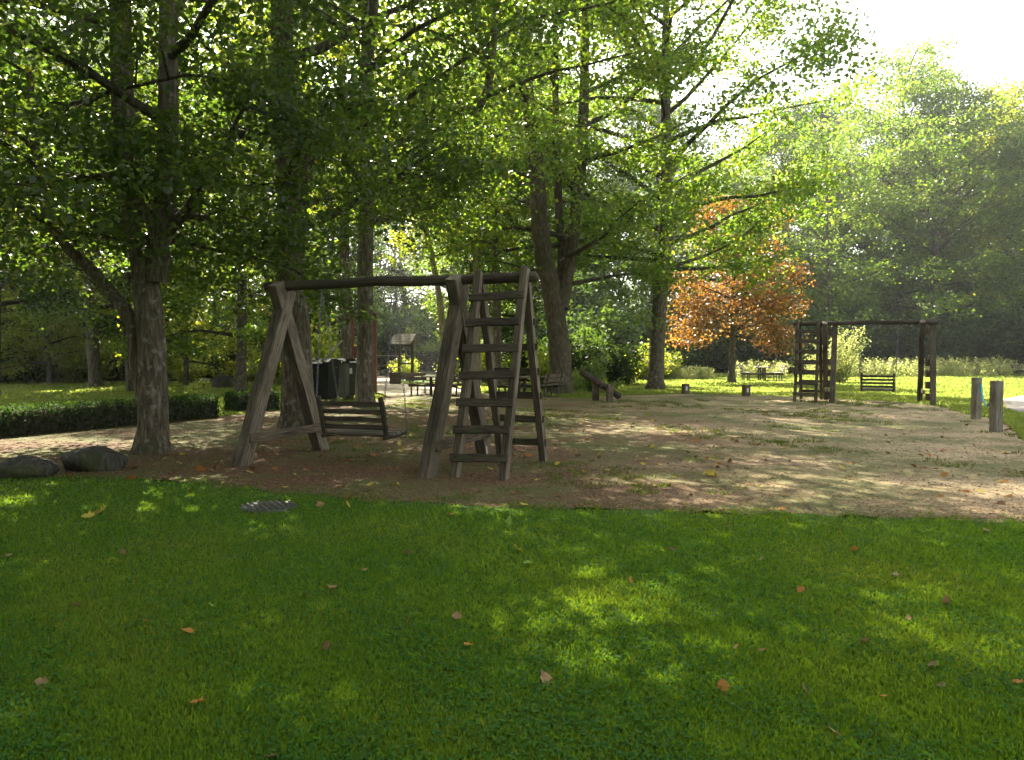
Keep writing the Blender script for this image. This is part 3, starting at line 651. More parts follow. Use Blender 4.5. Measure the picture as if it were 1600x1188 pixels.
def swing_set(O, u, off, label, near):
    """O: ground point under the main A frame, u: along the beam towards the ladder end (flip=-1 mirrors), v: away from the viewer"""
    u = Vector(u).normalized(); v = Vector((-u.y, u.x, 0)); 
    if v.y < 0: v = -v
    root = empty('swing_set', O, label, 'swing set', 'timber swing sets'); uu = u
    Wp = lambda a, b, z: O + uu * a + v * b + Vector((0, 0, z))
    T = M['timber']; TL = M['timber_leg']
    kw = dict(loc0=O)
    for a in (0.0, -2.95):
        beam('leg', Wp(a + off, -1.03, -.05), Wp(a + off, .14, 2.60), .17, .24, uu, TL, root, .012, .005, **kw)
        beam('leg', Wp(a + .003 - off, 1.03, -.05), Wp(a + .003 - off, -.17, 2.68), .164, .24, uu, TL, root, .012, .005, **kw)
        beam('cross_brace', Wp(a + .11, -.95, .40), Wp(a + .11, .95, .40), .05, .13, uu, T, root, .006, .003, **kw)
        if off:
            for z in (.25, .62, .98, 1.34, 2.36): beam('spacer_block', Wp(a, -.84 + .36 * z, z - .11), Wp(a, -.84 + .36 * z, z + .11), 2 * abs(off) - .165, .14, uu, T, root, .006, .003, **kw)
        for z, b in ((1.2, -.49), (1.75, -.25), (2.2, -.045), (.7, -.70)): bolt(root, Wp(a + .088, b, z), uu, O)
        for b in (-.83, .83): bolt(root, Wp(a + .14, b, .4), uu, O)
    log_mesh('top_beam', Wp(-3.25, 0, 2.66), Wp(1.16, 0, 2.66), .073, M['timber_dark'], root, O, 3)
    for a, ex in ((.36, 2.74), (1.03, 2.78)):
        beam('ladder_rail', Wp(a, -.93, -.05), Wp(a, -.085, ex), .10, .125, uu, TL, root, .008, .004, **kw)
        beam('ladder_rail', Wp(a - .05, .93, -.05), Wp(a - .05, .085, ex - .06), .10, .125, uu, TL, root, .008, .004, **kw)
    for k in range(7):
        z = .28 + .352 * k; b = -.93 + .845 * (z + .05) / 2.79
        beam('rung', Wp(.285, b - .085, z - .02 + rnd.uniform(-.01, .01)), Wp(1.085 - .02 * (k % 2), b - .085, z + rnd.uniform(-.012, .012)), .105, .045, Vector((0, .25 * v.y, 1)), M['timber_dark'], root, .006, .003, **kw)
        if k < 6: beam('rung', Wp(.24, -b + .0, z + .02), Wp(1.05, -b + .0, z + .02), .10, .045, Vector((0, 0, 1)), M['timber_dark'], root, .006, .003, **kw)
    if near:
        br = beam('bracket', Wp(.088, .90, .02), Wp(.088, .86, .20), .006, .035, uu, M['white'], root, .001, 0, **kw)
    return root, Wp, uu, v
def chain(parent, p0, p1, loc0, link_l=.05, r=.0038):
    p0, p1 = Vector(p0) - loc0, Vector(p1) - loc0; L = (p1 - p0).length; n = int(L / (link_l * .8)); z = (p1 - p0).normalized()
    x = z.cross(Vector((.3, 1, .1))).normalized(); y = z.cross(x); t = Tubes()
    for i in range(n):
        c = p0 + z * (L * (i + .5) / n); s = x if i % 2 else y; loop = []
        for k in range(9):
            a = 2 * PI * k / 8; loop.append(c + z * (math.cos(a) * link_l * .55) + s * (math.sin(a) * link_l * .30))
        t.add(loop, [r] * 9, sides=4, cap=False)
    return link('chain', t.mesh('chain', M['metal']), None, parent)
def swing_bench(Wp, uu, v, a0, width, label, near, zt=2.60, s_ang=0.0):
    root = empty('swing_bench', Wp(a0, 0, .40), label, 'swing bench', 'hanging bench swings'); L0 = Vector(root.location)
    TD = M['timber_dark']; h = width / 2
    zs, bs = .42, .0
    for k in range(4): beam('seat_slat', Wp(a0 - h, -.06 + .14 * k, zs + .02 - .012 * (3 - k)), Wp(a0 + h, -.06 + .14 * k, zs + .02 - .012 * (3 - k)), .10, .03, v, M['plank'] if k else TD, root, .004, .002, loc0=L0)
    for k in range(4): beam('back_slat', Wp(a0 - h, -.13 - .035 * k, zs + .11 + .115 * k), Wp(a0 + h, -.13 - .035 * k, zs + .11 + .115 * k), .07, .03, Vector((0, 0, 1)), TD, root, .004, .002, loc0=L0)
    for sgn in (-1, 1):
        a = a0 + sgn * (h - .04)
        beam('side_frame', Wp(a, -.09, zs - .05), Wp(a, -.27, zs + .56), .06, .06, uu, TD, root, .006, .003, loc0=L0)
        beam('seat_bearer', Wp(a, -.16, zs - .035), Wp(a, .50, zs - .02), .06, .055, uu, TD, root, .006, .003, loc0=L0)
        e = a + sgn * .05
        chain(root, Wp(e + sgn * .06, 0, zt), Wp(e, -.25, zs + .50), L0)
        chain(root, Wp(e + sgn * .06, .0, zt), Wp(e, .46, zs), L0)
    return root
sw1, W1, u1, v1 = swing_set(Vector((-.765, 11.2, 0)), (.94, -.34, 0), 0.0, 'near weathered timber swing set with a ladder at its right end', True)
swing_bench(W1, u1, v1, -1.62, 1.12, 'dark slatted bench swing hanging on chains in the near frame', True)
_c = gp(1443, 630); 
sw2, W2, u2, v2 = swing_set(Vector((10.85, 26.95, 0)), (-.906, .423, 0), -.15, 'far weathered timber swing set with its ladder on the left', False)
swing_bench(W2, u2, v2, -1.5, 1.05, 'pale slatted bench swing hanging in the far frame', False)

# ------------------------------------------------------------------ bollards with blue rope, low stumps
def post(name, px, py, top_py, w, label, cat, grp, mat='timber'):
    b = gp(px, py); h = at(px, top_py, b.y).z; root = empty(name, b, label, cat, grp)
    beam('shaft', b + Vector((0, 0, -.05)), b + Vector((.0, 0, h)), w, w, Vector((1, .25, 0)), M[mat], root, .015, .004, loc0=b)
    return b, h, root
b1, h1, r1_ = post('bollard', 1525, 655, 590, .175, 'farther timber bollard holding the upper end of the blue rope', 'bollard', 'timber bollards with a blue rope', 'timber_grey')
b2, h2, r2_ = post('bollard', 1556, 675, 595, .185, 'nearer timber bollard at the right, holding the dark end of the rope', 'bollard', 'timber bollards with a blue rope', 'timber_grey')
pa, pb = b1 + Vector((.05, -.10, h1 - .16)), b2 + Vector((-.10, .02, h2 - .42))
rp = empty('rope', (pa + pb) / 2, 'sagging turquoise rope tied between the two bollards', 'rope'); L0 = Vector(rp.location)
Pr = []
for i in range(15):
    t = i / 14; p = pa.lerp(pb, t); p.z -= .30 * 4 * t * (1 - t) * (.75 + .5 * (1 - t)); Pr.append(p - L0)
link('cord', Tubes().add(Pr[:11], [.02] * 11, sides=6).mesh('cord', M['rope_blue']), None, rp)
link('cord_end', Tubes().add(Pr[10:], [.016] * 5, sides=6).mesh('cord_end', M['rope_dark']), None, rp)
for px, py, tp, lb in ((1071, 616, 600, 'left of the two short stumps at the edge of the far lawn'), (1166, 619, 602, 'right of the two short stumps, below the copper-leaved tree')):
    b, h, r = post('stump', px, py, tp, .24, lb, 'stump', 'short timber stumps', 'timber')
    beam('plate', b + Vector((.02, -.125, h * .35)), b + Vector((.02, -.125, h * .75)), .07, .012, Vector((1, 0, 0)), M['white'], r, .002, 0, loc0=b)

# ------------------------------------------------------------------ seesaw log
def seesaw():
    d = 27.0; p_hi, p_lo = at(908, 581, d), at(968, 620, d - .2); c = gp(938, 627); root = empty('seesaw', c, 'tilted log seesaw on two stout posts with handles', 'seesaw')
    log_mesh('log', p_hi, p_lo, .115, M['timber_dark'], root, c, 8)
    for px, tpy, dd in ((931, 600, .25), (953, 601, -.35)):
        b = gp(px, 627); b.y = d + dd; b.x = (px - 800) / F_PX * b.y; b.z = 0; beam('post', b + Vector((0, 0, -.05)), b + Vector((0, 0, .58)), .2, .2, Vector((1, .2, 0)), M['timber'], root, .015, .004, loc0=c)
    ax = (p_lo - p_hi).normalized(); 
    for t in (.22, .80):
        p = p_hi.lerp(p_lo, t); up = Vector((.25, 0, 1)).normalized(); 
        s = Vector((0, 1, 0)); P = [p + s * -.16 + up * .33, p + s * -.14 + up * .36, p + s * .14 + up * .36, p + s * .16 + up * .33]
        link('handle', Tubes().add([q - c for q in P], [.022] * 4, sides=6).add([p + up * .08 - c, p + up * .36 - c], [.02, .02], sides=6).mesh('handle', M['iron']), None, root)
    link('axle', Tubes().add([Vector((p_hi.lerp(p_lo, .5).x, d - .5, .52)) - c, Vector((p_hi.lerp(p_lo, .5).x, d + .5, .52)) - c], [.03, .03], sides=8).mesh('axle', M['iron']), None, root)
    p = p_hi.lerp(p_lo, .42); bm = bmesh.new(); bmesh.ops.create_cone(bm, cap_ends=True, segments=10, radius1=.06, radius2=.06, depth=.03)
    o = link('red_marker', mesh_bm('red_marker', bm, M['red_paint']), None, root); o.rotation_euler = (PI / 2, 0, 0); o.location = p + Vector((0, -.12, 0)) - c
seesaw()

# ------------------------------------------------------------------ picnic sets
def picnic(loc, rz, label, s=1.0, L=1.8, back=True, mat='plank'):
    root = empty('picnic_table', loc, label, 'picnic table', 'timber picnic tables with back-rested benches', rz); root.scale = (s, s, s)
    m = M[mat]
    for k in range(4): beam('table_plank', (-L / 2, -.30 + .2 * k, .73), (L / 2, -.30 + .2 * k, .73), .17, .045, Vector((0, 1, 0)), m, root, .006, .003)
    for sx in (-1, 1):
        x = sx * (L / 2 - .3)
        beam('leg', (x, -.12, 0), (x, -.12, .705), .09, .09, Vector((1, 0, 0)), M['timber_dark'], root); beam('leg', (x, .12, 0), (x, .12, .705), .09, .09, Vector((1, 0, 0)), M['timber_dark'], root)
        beam('bearer', (x + .1 * sx, -1.05, .37), (x + .1 * sx, 1.05, .37), .05, .08, Vector((1, 0, 0)), M['timber_dark'], root)
        for sy in (-1, 1):
            beam('bench_leg', (x, sy * .70, 0), (x, sy * .70, .41), .055, .055, Vector((1, 0, 0)), M['iron'], root, .004, .001)
            beam('bench_leg', (x, sy * .97, 0), (x, sy * .97, .41), .055, .055, Vector((1, 0, 0)), M['iron'], root, .004, .001)
            if back: beam('back_support', (x, sy * 1.0, .38), (x, sy * 1.16, .86), .05, .05, Vector((1, 0, 0)), M['iron'], root, .004, .001)
    for sy in (-1, 1):
        for k in range(2): beam('seat_plank', (-L / 2, sy * (.74 + .19 * k), .44), (L / 2, sy * (.74 + .19 * k), .44), .17, .04, Vector((0, 1, 0)), m, root, .006, .003)
        if back:
            for k in range(2): beam('back_plank', (-L / 2, sy * (1.055 + .05 * k), .62 + .17 * k), (L / 2, sy * (1.055 + .05 * k), .62 + .17 * k), .03, .14, Vector((0, 1, 0)), m, root, .006, .003)
    return root
picnic(gp(1190, 595), math.radians(78), 'picnic table on the sunlit far lawn beside the copper-leaved tree', 1.12, 1.7)
picnic(gp(688, 617), math.radians(70), 'picnic table half hidden behind the near swing frame', 1.0, 1.8, True, 'timber')
picnic(gp(826, 619), math.radians(62), 'picnic table seen through the near ladder, left of the mossy tree', 1.0, 1.8, True, 'timber')
picnic(gp(1612, 588), math.radians(75), 'picnic table cut off by the right edge of the picture', 1.0, 1.8, True, 'timber')

# ------------------------------------------------------------------ roofed info board, small bin, bridge railings
def kiosk():
    b = gp(634, 596); d = b.y; root = empty('info_board', b, 'small roofed timber info board by the bridge path', 'info board', None, -.5)
    h = 2.35
    for x in (-.48, .48): beam('post', b + Vector((x, 0, -.05)), b + Vector((x, 0, h)), .15, .15, Vector((1, .3, 0)), M['timber'], root, .01, .004, loc0=b)
    for z, t in ((1.05, .10), (.30, .10), (2.12, .12)): beam('rail', b + Vector((-.45, -.01, z)), b + Vector((.45, -.01, z)), .05, t, Vector((0, 1, 0)), M['timber'], root, .006, .003, loc0=b)
    for side in (-1, 1):
        for k in range(4):
            y0, z0 = side * (.03 + .14 * k), h + .42 - .155 * k
            beam('roof_board', b + Vector((-.80, y0 + side * .08, z0 - .03)), b + Vector((.80, y0 + side * .08, z0 - .03)), .20, .022, Vector((0, side * .67, -.74)), M['plank'], root, .003, .002, loc0=b)
kiosk()
def litter_bin():
    b = gp(618, 600); root = empty('litter_bin', b, 'low square litter bin beside the roofed info board', 'litter bin')
    bm = bmesh.new(); bmesh.ops.create_cube(bm, size=1); bmesh.ops.scale(bm, vec=(.58, .55, .62), verts=bm.verts); bmesh.ops.translate(bm, vec=(0, 0, .31), verts=bm.verts); bmesh.ops.bevel(bm, geom=bm.edges[:], offset=.02, segments=1, affect='EDGES')
    link('body', mesh_bm('body', bm, M['timber_dark']), None, root)
    for x in (-.24, .24): beam('lid_post', (x, 0, .6), (x, 0, .86), .05, .05, Vector((1, 0, 0)), M['timber_dark'], root)
    beam('lid', (-.33, 0, .89), (.33, 0, .89), .5, .05, Vector((0, 1, 0)), M['plank'], root)
litter_bin()
def railing(a, b, h, n, label, mat='plank'):
    root = empty('bridge_railing', a, label, 'railing', 'footbridge railings'); dv = b - a; side = Vector((-dv.y, dv.x, 0)).normalized()
    for k in range(n + 1):
        p = a.lerp(b, k / n); beam('post', p, p + Vector((0, 0, h - .05)), .09, .09, side, M['timber'], root, .006, .002, loc0=a)
    beam('handrail', a + Vector((0, 0, h)), b + Vector((0, 0, h)), .16, .06, side, M[mat], root, .006, .002, loc0=a)
    for z in (.35, .70): beam('rail', a + side * .07 + Vector((0, 0, z)), b + side * .07 + Vector((0, 0, z)), .04, .09, side, M[mat], root, .006, .002, loc0=a)
    beam('kickboard', a + side * .07 + Vector((0, 0, .10)), b + side * .07 + Vector((0, 0, .10)), .04, .18, side, M[mat], root, .006, .002, loc0=a)
railing(gp(583, 590), gp(622, 580), 1.5, 4, 'left railing of the footbridge, catching the light', 'timber_grey')
railing(gp(604, 589), gp(640, 579), 1.5, 4, 'right railing of the footbridge behind the info board', 'timber_grey')
railing(gp(648, 580), gp(700, 579), 1.6, 6, 'farther railing running right from the footbridge')

# ------------------------------------------------------------------ waste containers
def container(loc, rz, label, mat, W_=1.25, D=.95, Hh=1.12, sticker=True):
    root = empty('waste_container', loc, label, 'waste container', 'waste containers', rz)
    bm = bmesh.new(); bmesh.ops.create_cube(bm, size=1)
    for v in bm.verts:
        t = 1.0 if v.co.z > 0 else .86
        v.co = (v.co.x * W_ * t, v.co.y * D * t, v.co.z * Hh + Hh / 2 + .16)
    bmesh.ops.bevel(bm, geom=bm.edges[:], offset=.035, segments=2, affect='EDGES')
    link('body', mesh_bm('body', bm, mat), None, root)
    P = []
    bm = bmesh.new(); n = 8
    rows = []
    for i in range(n + 1):
        a = PI * i / n; rows.append([bm.verts.new((x, -math.cos(a) * D * .54, Hh + .17 + math.sin(a) * .16)) for x in (-W_ * .53, W_ * .53)])
    for r0, r1 in zip(rows, rows[1:]): bm.faces.new((r0[0], r0[1], r1[1], r1[0]))
    bm.faces.new([r[0] for r in rows]); bm.faces.new([r[1] for r in rows][::-1]); bm.faces.new((rows[0][0], rows[-1][0], rows[-1][1], rows[0][1]))
    bmesh.ops.recalc_face_normals(bm, faces=bm.faces[:])
    lid = link('lid', mesh_bm('lid', bm, M['bin']), None, root)
    link('handle', Tubes().add([(-W_ * .35, -D * .60, Hh + .20), (W_ * .35, -D * .60, Hh + .20)], [.03, .03], sides=6).mesh('handle', M['white']), None, lid)
    for sx in (-1, 1):
        link('lifting_pin', Tubes().add([(sx * W_ * .5, 0, Hh + .05), (sx * (W_ * .5 + .1), 0, Hh + .05)], [.03, .03], sides=8).mesh('lifting_pin', M['iron']), None, root)
        for sy in (-1, 1):
            bm = bmesh.new(); bmesh.ops.create_cone(bm, cap_ends=True, segments=14, radius1=.09, radius2=.09, depth=.05)
            w = link('wheel', mesh_bm('wheel', bm, M['iron']), None, root); w.rotation_euler = (0, PI / 2, 0); w.location = (sx * W_ * .36, sy * D * .34, .09)
    if sticker: beam('sticker', (0, -D * .505, .92), (0, -D * .513, 1.12), .17, .006, Vector((1, 0, 0)), M['white'], root, .001, 0)
    return root
container(gp(499, 631), math.radians(-12), 'black waste container nearest the left swing frame', M['bin'], 1.05, .95, 1.13, False)
container(gp(531, 625), math.radians(-8), 'olive waste container with a white sticker, left of the grey trunk', M['bin_olive'], .72, .8, 1.13)
container(gp(553, 624), math.radians(-8), 'olive waste container half hidden by the straight grey trunk', M['bin_olive'], .72, .8, 1.13)
tag(beam('pole', at(504, 566, 28.2), at(535, 532, 28.6), .055, .055, Vector((1, 0, 0)), M['timber_grey'], None), 'pale pole sticking up at a slant from the black container', 'pole')
def red_board():
    b = gp(567, 614); root = empty('notice_board', b, 'red timber frame half hidden behind the straight grey trunk', 'notice board')
    hh = at(567, 490, b.y).z
    for px in (550, 585):
        p = gp(px, 614); beam('post', p, p + Vector((0, 0, hh)), .20, .16, Vector((1, 0, 0)), M['red_paint'], root, .01, .003, loc0=b)
    beam('roof_board', gp(541, 614) + Vector((0, -.1, hh + .05)), gp(594, 614) + Vector((0, -.1, hh + .05)), .5, .06, Vector((0, 1, 0)), M['plank'], root, .006, .003, loc0=b)
    beam('panel', gp(552, 614) + Vector((0, .02, 1.5)), gp(583, 614) + Vector((0, .02, 1.5)), .9, .04, Vector((0, 0, 1)), M['red_paint'], root, .006, .003, loc0=b)
red_board()

# ------------------------------------------------------------------ drain cover
def drain():
    b = gp(420, 794); root = empty('drain_cover', b, 'dark round ribbed drain cover set in the grass edge', 'drain cover')
    bm = bmesh.new(); bmesh.ops.create_cone(bm, cap_ends=True, segments=32, radius1=.30, radius2=.29, depth=.05); bmesh.ops.translate(bm, vec=(0, 0, -.004), verts=bm.verts)
    link('plate', mesh_bm('plate', bm, M['iron']), None, root)
    for k in range(-4, 5):
        x = k * .06; hl = math.sqrt(max(.28 ** 2 - x * x, .001)); c, s = math.cos(.5), math.sin(.5)
        beam('rib', (x * c - hl * s, x * s + hl * c, .028), (x * c + hl * s, x * s - hl * c, .028), .022, .02, Vector((c, s, 0)), M['metal'], root, .004, 0)
drain()

# ------------------------------------------------------------------ grass, clover, litter (stuff)
def foreground_grass():
    g = np.random.default_rng(77)
    def sample(n, y0, y1, pw):
        u = g.uniform(0, 1, n); a = 1 - pw
        Y = (y0 ** a + u * (y1 ** a - y0 ** a)) ** (1 / a)
        X = g.uniform(-1, 1, n) * (.78 * Y + .6); return X, Y
    def ok(X, Y, margin=.2): return Y < front_y(X) + .13 * np.sin(3.1 * X + .5) + .10 * np.sin(7.7 * X + 1) + .07 * np.sin(17.3 * X) + g.normal(0, margin, len(X)) - .02
    X, Y = sample(420000, 2.4, 11, 1.75); k = ok(X, Y); k &= np.hypot(X - gp(420, 794).x, Y - gp(420, 794).y) > .26; X, Y = X[k], Y[k]; n = len(X)
    h = g.uniform(.012, .034, n) * np.where(g.uniform(0, 1, n) < .06, 1.5, 1.0); w = (.0032 + .0010 * Y) * g.uniform(.7, 1.3, n); az = g.uniform(0, 2 * PI, n); ln = g.normal(0, .45, n) * h
    lz = g.uniform(0, 2 * PI, n)
    base = np.stack([X, Y, np.zeros(n)], -1); dx = np.stack([np.cos(az), np.sin(az), np.zeros(n)], -1) * w[:, None]
    tip = base + np.stack([np.cos(lz) * ln, np.sin(lz) * ln, h], -1)
    V = np.stack([base - dx, base + dx, tip], 1).reshape(-1, 3)
    o = link('grass', mesh_np('grass', V, np.arange(n * 3).reshape(-1, 3), M['grass'])); tag(o, 'short mown green grass of the foreground lawn', 'grass', None, 'stuff')
    X, Y = sample(105000, 2.4, 10.5, 1.9)
    pn = np.sin(X * 2.1 + 1.3) * np.cos(Y * 1.7) + .6 * np.sin(X * 5.3 + Y * 3.9) + g.normal(0, .5, len(X))
    k = ok(X, Y, .05) & (pn > -.15); X, Y = X[k], Y[k]; n = len(X)
    c = np.stack([X, Y, g.uniform(.012, .032, n)], -1)
    V, Fc = leaves(c, g.uniform(.010, .022, n) * (1 + .07 * Y), HEX, g, up=1.0, tilt=.45, droop=.0)
    o = link('clover', mesh_np('clover', V, Fc, M['clover'])); tag(o, 'small clover and daisy leaves among the foreground grass', 'clover', None, 'stuff')
foreground_grass()
def poly_mask(X, Y, poly):
    ins = np.zeros(len(X), bool); n = len(poly)
    for i in range(n):
        x0, y0 = poly[i].x, poly[i].y; x1, y1 = poly[(i + 1) % n].x, poly[(i + 1) % n].y
        c = ((y0 > Y) != (y1 > Y)) & (X < (x1 - x0) * (Y - y0) / (y1 - y0 + 1e-12) + x0); ins ^= c
    return ins
def far_grass():
    g = np.random.default_rng(78)
    gravel = front + back; path = [gp(1566, 624), gp(1600, 618), gp(2000, 612), gp(2000, 640), gp(1600, 646), gp(1572, 640)]
    dp = [gp(582, 588), gp(606, 588), gp(622, 598), gp(650, 604), gp(720, 606), gp(740, 611), gp(690, 616), gp(600, 617), gp(580, 610)]
    n = 330000; u = g.uniform(0, 1, n); a = 1 - 1.3; y0, y1 = 12, 66
    Y = (y0 ** a + u * (y1 ** a - y0 ** a)) ** (1 / a); X = g.uniform(-1, 1, n) * (.72 * Y + 1)
    k = ~poly_mask(X, Y, gravel) & ~poly_mask(X, Y, path) & ~poly_mask(X, Y, dp); k &= ~((X < 3) & (Y > 46)); X, Y = X[k], Y[k]; n = len(X)
    h = g.uniform(.03, .08, n); w = (.006 + .0010 * Y) * g.uniform(.7, 1.3, n); az = g.uniform(0, 2 * PI, n); lz = g.uniform(0, 2 * PI, n); ln = g.normal(0, .5, n) * h
    base = np.stack([X, Y, np.zeros(n)], -1); dx = np.stack([np.cos(az), np.sin(az), np.zeros(n)], -1) * w[:, None]
    V = np.stack([base - dx, base + dx, base + np.stack([np.cos(lz) * ln, np.sin(lz) * ln, h], -1)], 1).reshape(-1, 3)
    o = link('far_grass', mesh_np('far_grass', V, np.arange(n * 3).reshape(-1, 3), M['lawn_far'])); tag(o, 'short grass of the lawns beyond the gravel', 'grass', None, 'stuff')
    # sparse tufts creeping over the gravel
    m = 4200; X = g.uniform(-4, 18, m); Y = g.uniform(8, 28, m); pn = np.sin(X * .9 + .7) * np.cos(Y * .6 + .4) + .5 * np.sin(X * 2.3 + Y * 1.1) + .035 * (Y - 18)
    k = poly_mask(X, Y, gravel) & (pn + g.normal(0, .35, m) > .62); X, Y = X[k], Y[k]
    X = np.repeat(X, 26) + g.normal(0, .09, len(X) * 26); Y = np.repeat(Y, 26) + g.normal(0, .09, len(Y) * 26); n = len(X)
    h = g.uniform(.02, .06, n); w = g.uniform(.006, .016, n); az = g.uniform(0, 6.28, n); ln = g.normal(0, .8, n) * h; lz = g.uniform(0, 6.28, n)
    base = np.stack([X, Y, np.full(n, .004)], -1); dx = np.stack([np.cos(az), np.sin(az), np.zeros(n)], -1) * w[:, None]
    V = np.stack([base - dx, base + dx, base + np.stack([np.cos(lz) * ln, np.sin(lz) * ln, h], -1)], 1).reshape(-1, 3)
    o = link('gravel_weeds', mesh_np('gravel_weeds', V, np.arange(n * 3).reshape(-1, 3), M['gravel_grass'])); tag(o, 'sparse tufts of grass creeping over the gravel', 'grass', None, 'stuff')
    # chips and crumbled leaves
    m = 45000; u = g.uniform(0, 1, m); Y = 7.6 + 18 * u ** 1.7; X = g.uniform(-1, 1, m) * .7 * Y; k = poly_mask(X, Y, gravel); X, Y = X[k], Y[k]
    c = np.stack([X, Y, g.uniform(.008, .02, len(X))], -1); V, Fc = leaves(c, g.uniform(.012, .04, len(c)), RHO, g, up=1.0, tilt=.25, droop=0)
    for nm, mt, sl_ in (('bark_chips', 'fallen_brown', slice(0, 5)), ('leaf_litter', 'fallen_tan', slice(5, 9))):
        q = (np.arange(len(c)) % 9); sel = (q >= sl_.start) & (q < sl_.stop); Vs = V.reshape(len(c), 4, 3)[sel].reshape(-1, 3)
        o = link(nm, mesh_np(nm, Vs, np.arange(len(Vs)).reshape(-1, 4), M[mt])); tag(o, 'crumbs of bark scattered over the gravel' if nm == 'bark_chips' else 'crumbs of dry leaves scattered over the gravel', 'litter', None, 'stuff')
far_grass()
def leaf_scatter():
    g = np.random.default_rng(81); gravel = front + back
    for nm, mt, n, lb in (('orange_leaf_scatter', 'fallen_orange', 150, 'small orange leaves strewn over the gravel'), ('yellow_leaf_scatter', 'fallen_yellow', 170, 'small yellow leaves strewn over the gravel'), ('brown_leaf_scatter', 'fallen_brown', 420, 'small brown leaves strewn over the gravel')):
        cx = g.choice([-6.0, -4, -2.5, -.5, 1.0, 3, 5, 8, 11], n); cyy = g.choice([9.5, 10.5, 12, 14, 17, 20], n); X = cx + g.normal(0, 1.3, n); Y = cyy + g.normal(0, 1.2, n)
        k = poly_mask(X, Y, gravel); c = np.stack([X, Y, g.uniform(.012, .035, n)], -1)[k]
        V, Fc = leaves(c, g.uniform(.05, .11, len(c)), MAPLE, g, up=1.0, tilt=.35, droop=0)
        tag(link(nm, mesh_np(nm, V, Fc, M[mt])), lb, 'leaves', None, 'stuff')
leaf_scatter()

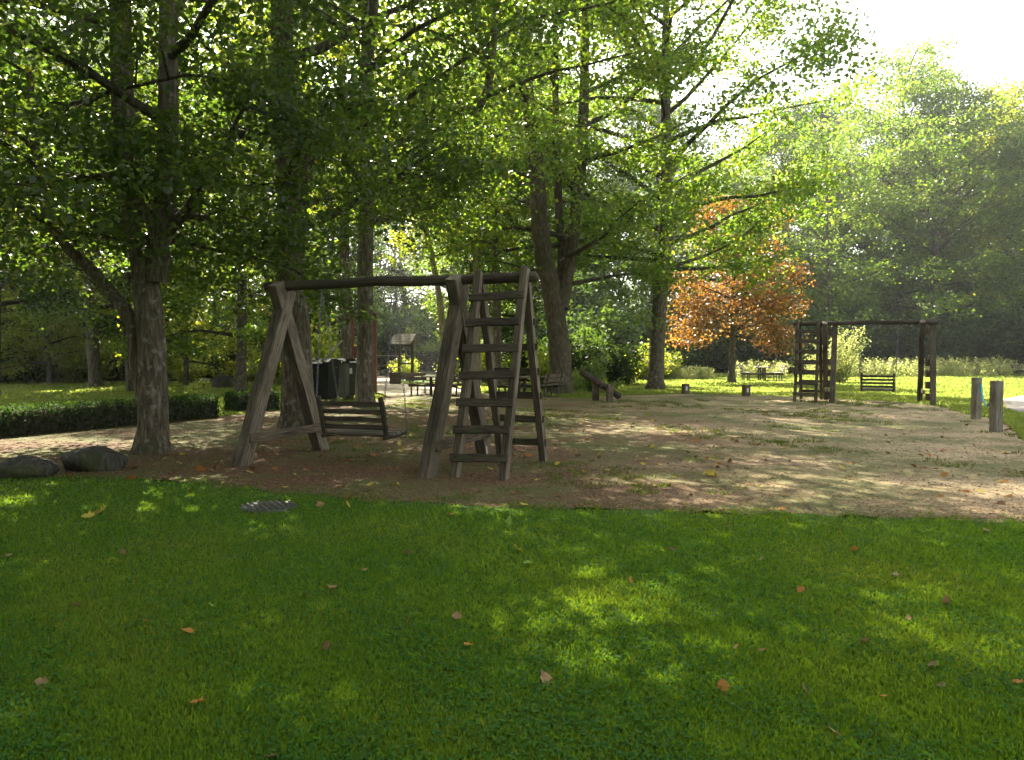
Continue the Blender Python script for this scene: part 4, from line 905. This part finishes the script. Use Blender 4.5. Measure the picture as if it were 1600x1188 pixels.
# ------------------------------------------------------------------ fallen leaves one by one
def fallen_meshes():
    out = {}
    for nm in ('tan', 'orange', 'brown', 'yellow', 'green', 'pale'):
        sv = MAPLE[0].copy(); g = np.random.default_rng(len(nm) * 7 + ord(nm[0])); sv[:, :2] -= [.4, 0]
        sv[:, 2] = .30 * sv[:, 1] ** 2 + .22 * sv[:, 0] ** 2 + g.normal(0, .03, len(sv))
        st = np.array([[-.4, .015, .02], [-.4, -.015, .02], [-.75, -.01, .06], [-.75, .01, .06]])
        V = np.vstack([sv, st]); out[nm] = mesh_np('fallen_' + nm, V, [MAPLE[1], np.array([[13, 14, 15, 16]])], M['fallen_' + nm])
    return out
FM = fallen_meshes()
FL = [(853, 1060, .12, 'tan', 'largest tan fallen leaf, left of the lowest sun patch on the lawn'), (1130, 1073, .10, 'orange', 'orange fallen leaf low right of the middle of the lawn'),
      (1457, 1040, .10, 'pale', 'pale curled leaf on the right part of the lawn'), (1478, 940, .11, 'tan', 'tan leaf cluster on the lawn near the right edge, upper one'), (1250, 922, .11, 'orange', 'rust orange leaf lying flat in the right half of the lawn'),
      (985, 908, .08, 'orange', 'small rust leaf right of the upper sun patch'), (1190, 873, .10, 'pale', 'pale leaf standing on edge high in the right lawn'), (1050, 858, .09, 'brown', 'dark brown leaf just above the second sun patch'),
      (638, 968, .09, 'tan', 'tan leaf inside the left sun patch of the lawn'), (714, 962, .09, 'tan', 'tan leaf right of the left sun patch'), (732, 1008, .09, 'orange', 'orange leaf below the left sun patch'),
      (520, 918, .13, 'tan', 'long tan leaf in the middle of the shaded lawn'), (478, 930, .08, 'brown', 'small brown leaf beside the long tan leaf'), (294, 987, .10, 'orange', 'red-brown leaf in the dark left lawn'),
      (310, 1098, .10, 'orange', 'orange leaf low in the dark left lawn'), (66, 1066, .10, 'tan', 'tan leaf near the lower left edge of the lawn'), (120, 944, .09, 'tan', 'tan leaf in the left lawn above the lower left one'), (13, 868, .11, 'tan', 'tan leaf at the left edge of the lawn'),
      (228, 971, .07, 'orange', 'tiny red leaf in the dark left lawn'), (510, 1010, .08, 'brown', 'brown leaf in the shade below the long tan leaf'), (330, 946, .08, 'green', 'yellow-green leaf in the dark left lawn'), (193, 865, .12, 'tan', 'long tan leaf in the upper left lawn'),
      (545, 792, .16, 'yellow', 'yellow leaf beside the orange heap at the gravel edge'), (543, 778, .19, 'orange', 'largest orange leaf at the gravel edge right of the drain cover'), (500, 789, .12, 'tan', 'tan leaf between the drain cover and the orange heap'),
      (1303, 1143, .09, 'tan', 'tan leaf at the bottom right of the lawn'), (426, 1181, .09, 'tan', 'tan leaf at the very bottom edge of the lawn'), (1592, 1066, .10, 'orange', 'orange leaf at the right edge of the lawn'), (1258, 1076, .08, 'brown', 'dark leaf right of the low orange one'),
      (1350, 1001, .08, 'tan', 'small tan leaf in the right lawn above the pale curled one'), (1383, 1088, .08, 'orange', 'small orange leaf low in the right lawn'), (1472, 1071, .07, 'pale', 'small pale leaf below the pale curled one'), (1150, 1010, .06, 'tan', 'left of a close pair of tiny tan leaves mid lawn'),
      (1190, 1016, .06, 'tan', 'right of a close pair of tiny tan leaves mid lawn'), (1043, 972, .10, 'brown', 'brown leaf half sunk in grass between the sun patches'), (1420, 966, .07, 'tan', 'tiny tan leaf left of the upper tan cluster'), (795, 820, .24, 'green', 'big green maple leaf at the gravel edge'),
      (810, 858, .17, 'yellow', 'yellowish twig of leaves below the big green leaf'), (824, 879, .11, 'green', 'pale green leaf below the yellowish twig'), (139, 806, .17, 'yellow', 'left of two yellow leaves in the upper left lawn'), (157, 800, .17, 'yellow', 'right of two yellow leaves in the upper left lawn'),
      (314, 735, .22, 'orange', 'bright orange leaf heap on the chips left of the near swing'), (560, 697, .2, 'orange', 'orange leaf on the chips under the bench swing'), (583, 712, .16, 'orange', 'second orange leaf on the chips under the bench swing'),
      (725, 697, .26, 'orange', 'orange leaf heap seen through the near ladder'), (803, 670, .24, 'orange', 'orange leaf on the gravel behind the near ladder'), (1110, 742, .22, 'yellow', 'yellow leaf on the sand beside a sun patch'), (1170, 757, .14, 'tan', 'tan leaf on the sand at the end of a sun patch'),
      (1400, 898, .09, 'pale', 'pale leaf left of the upper tan cluster on the lawn'), (1540, 828, .13, 'tan', 'tan leaf at the gravel edge near the right'), (205, 748, .16, 'orange', 'orange leaf at the gravel edge below the boulder'), (636, 863, .10, 'tan', 'tan leaf in the upper middle of the lawn'),
      (1135, 822, .10, 'tan', 'tan leaf just inside the lawn edge right of the middle'), (570, 890, .08, 'tan', 'tan leaf above the long tan one in the middle of the lawn'), (707, 805, .12, 'orange', 'orange leaf at the lawn edge below the near ladder'), (1334, 858, .10, 'orange', 'orange leaf in the upper right lawn')]
for i, (px, py, s, k, lb) in enumerate(FL):
    o = link('fallen_leaf', FM[k]); o.location = gp(px, py, .03 if py > 800 else .02); s *= .68 if py > 800 else .85; o.scale = (s * rnd.uniform(.85, 1.15), s * rnd.uniform(.6, 1.1), s * rnd.uniform(.8, 2.4))
    o.rotation_euler = (rnd.gauss(0, .5), rnd.gauss(0, .5), rnd.uniform(0, 6.28)); tag(o, lb, 'leaf', 'fallen leaves')

# ------------------------------------------------------------------ haze
def haze():
    bm = bmesh.new(); bmesh.ops.create_cube(bm, size=1); bmesh.ops.scale(bm, vec=(1500, 1500, 60), verts=bm.verts); bmesh.ops.translate(bm, vec=(0, 400, 28.9), verts=bm.verts)
    m, n, l = new_mat('haze'); v = n.new('ShaderNodeVolumePrincipled'); v.inputs['Color'].default_value = (.95, .97, 1, 1); v.inputs['Density'].default_value = .0005
    v.inputs['Anisotropy'].default_value = .72
    o = n.new('ShaderNodeOutputMaterial'); l.new(v.outputs[0], o.inputs['Volume'])
    tag(link('haze', mesh_bm('haze', bm, m)), kind='stuff')
USE_HAZE = True
if USE_HAZE: haze()
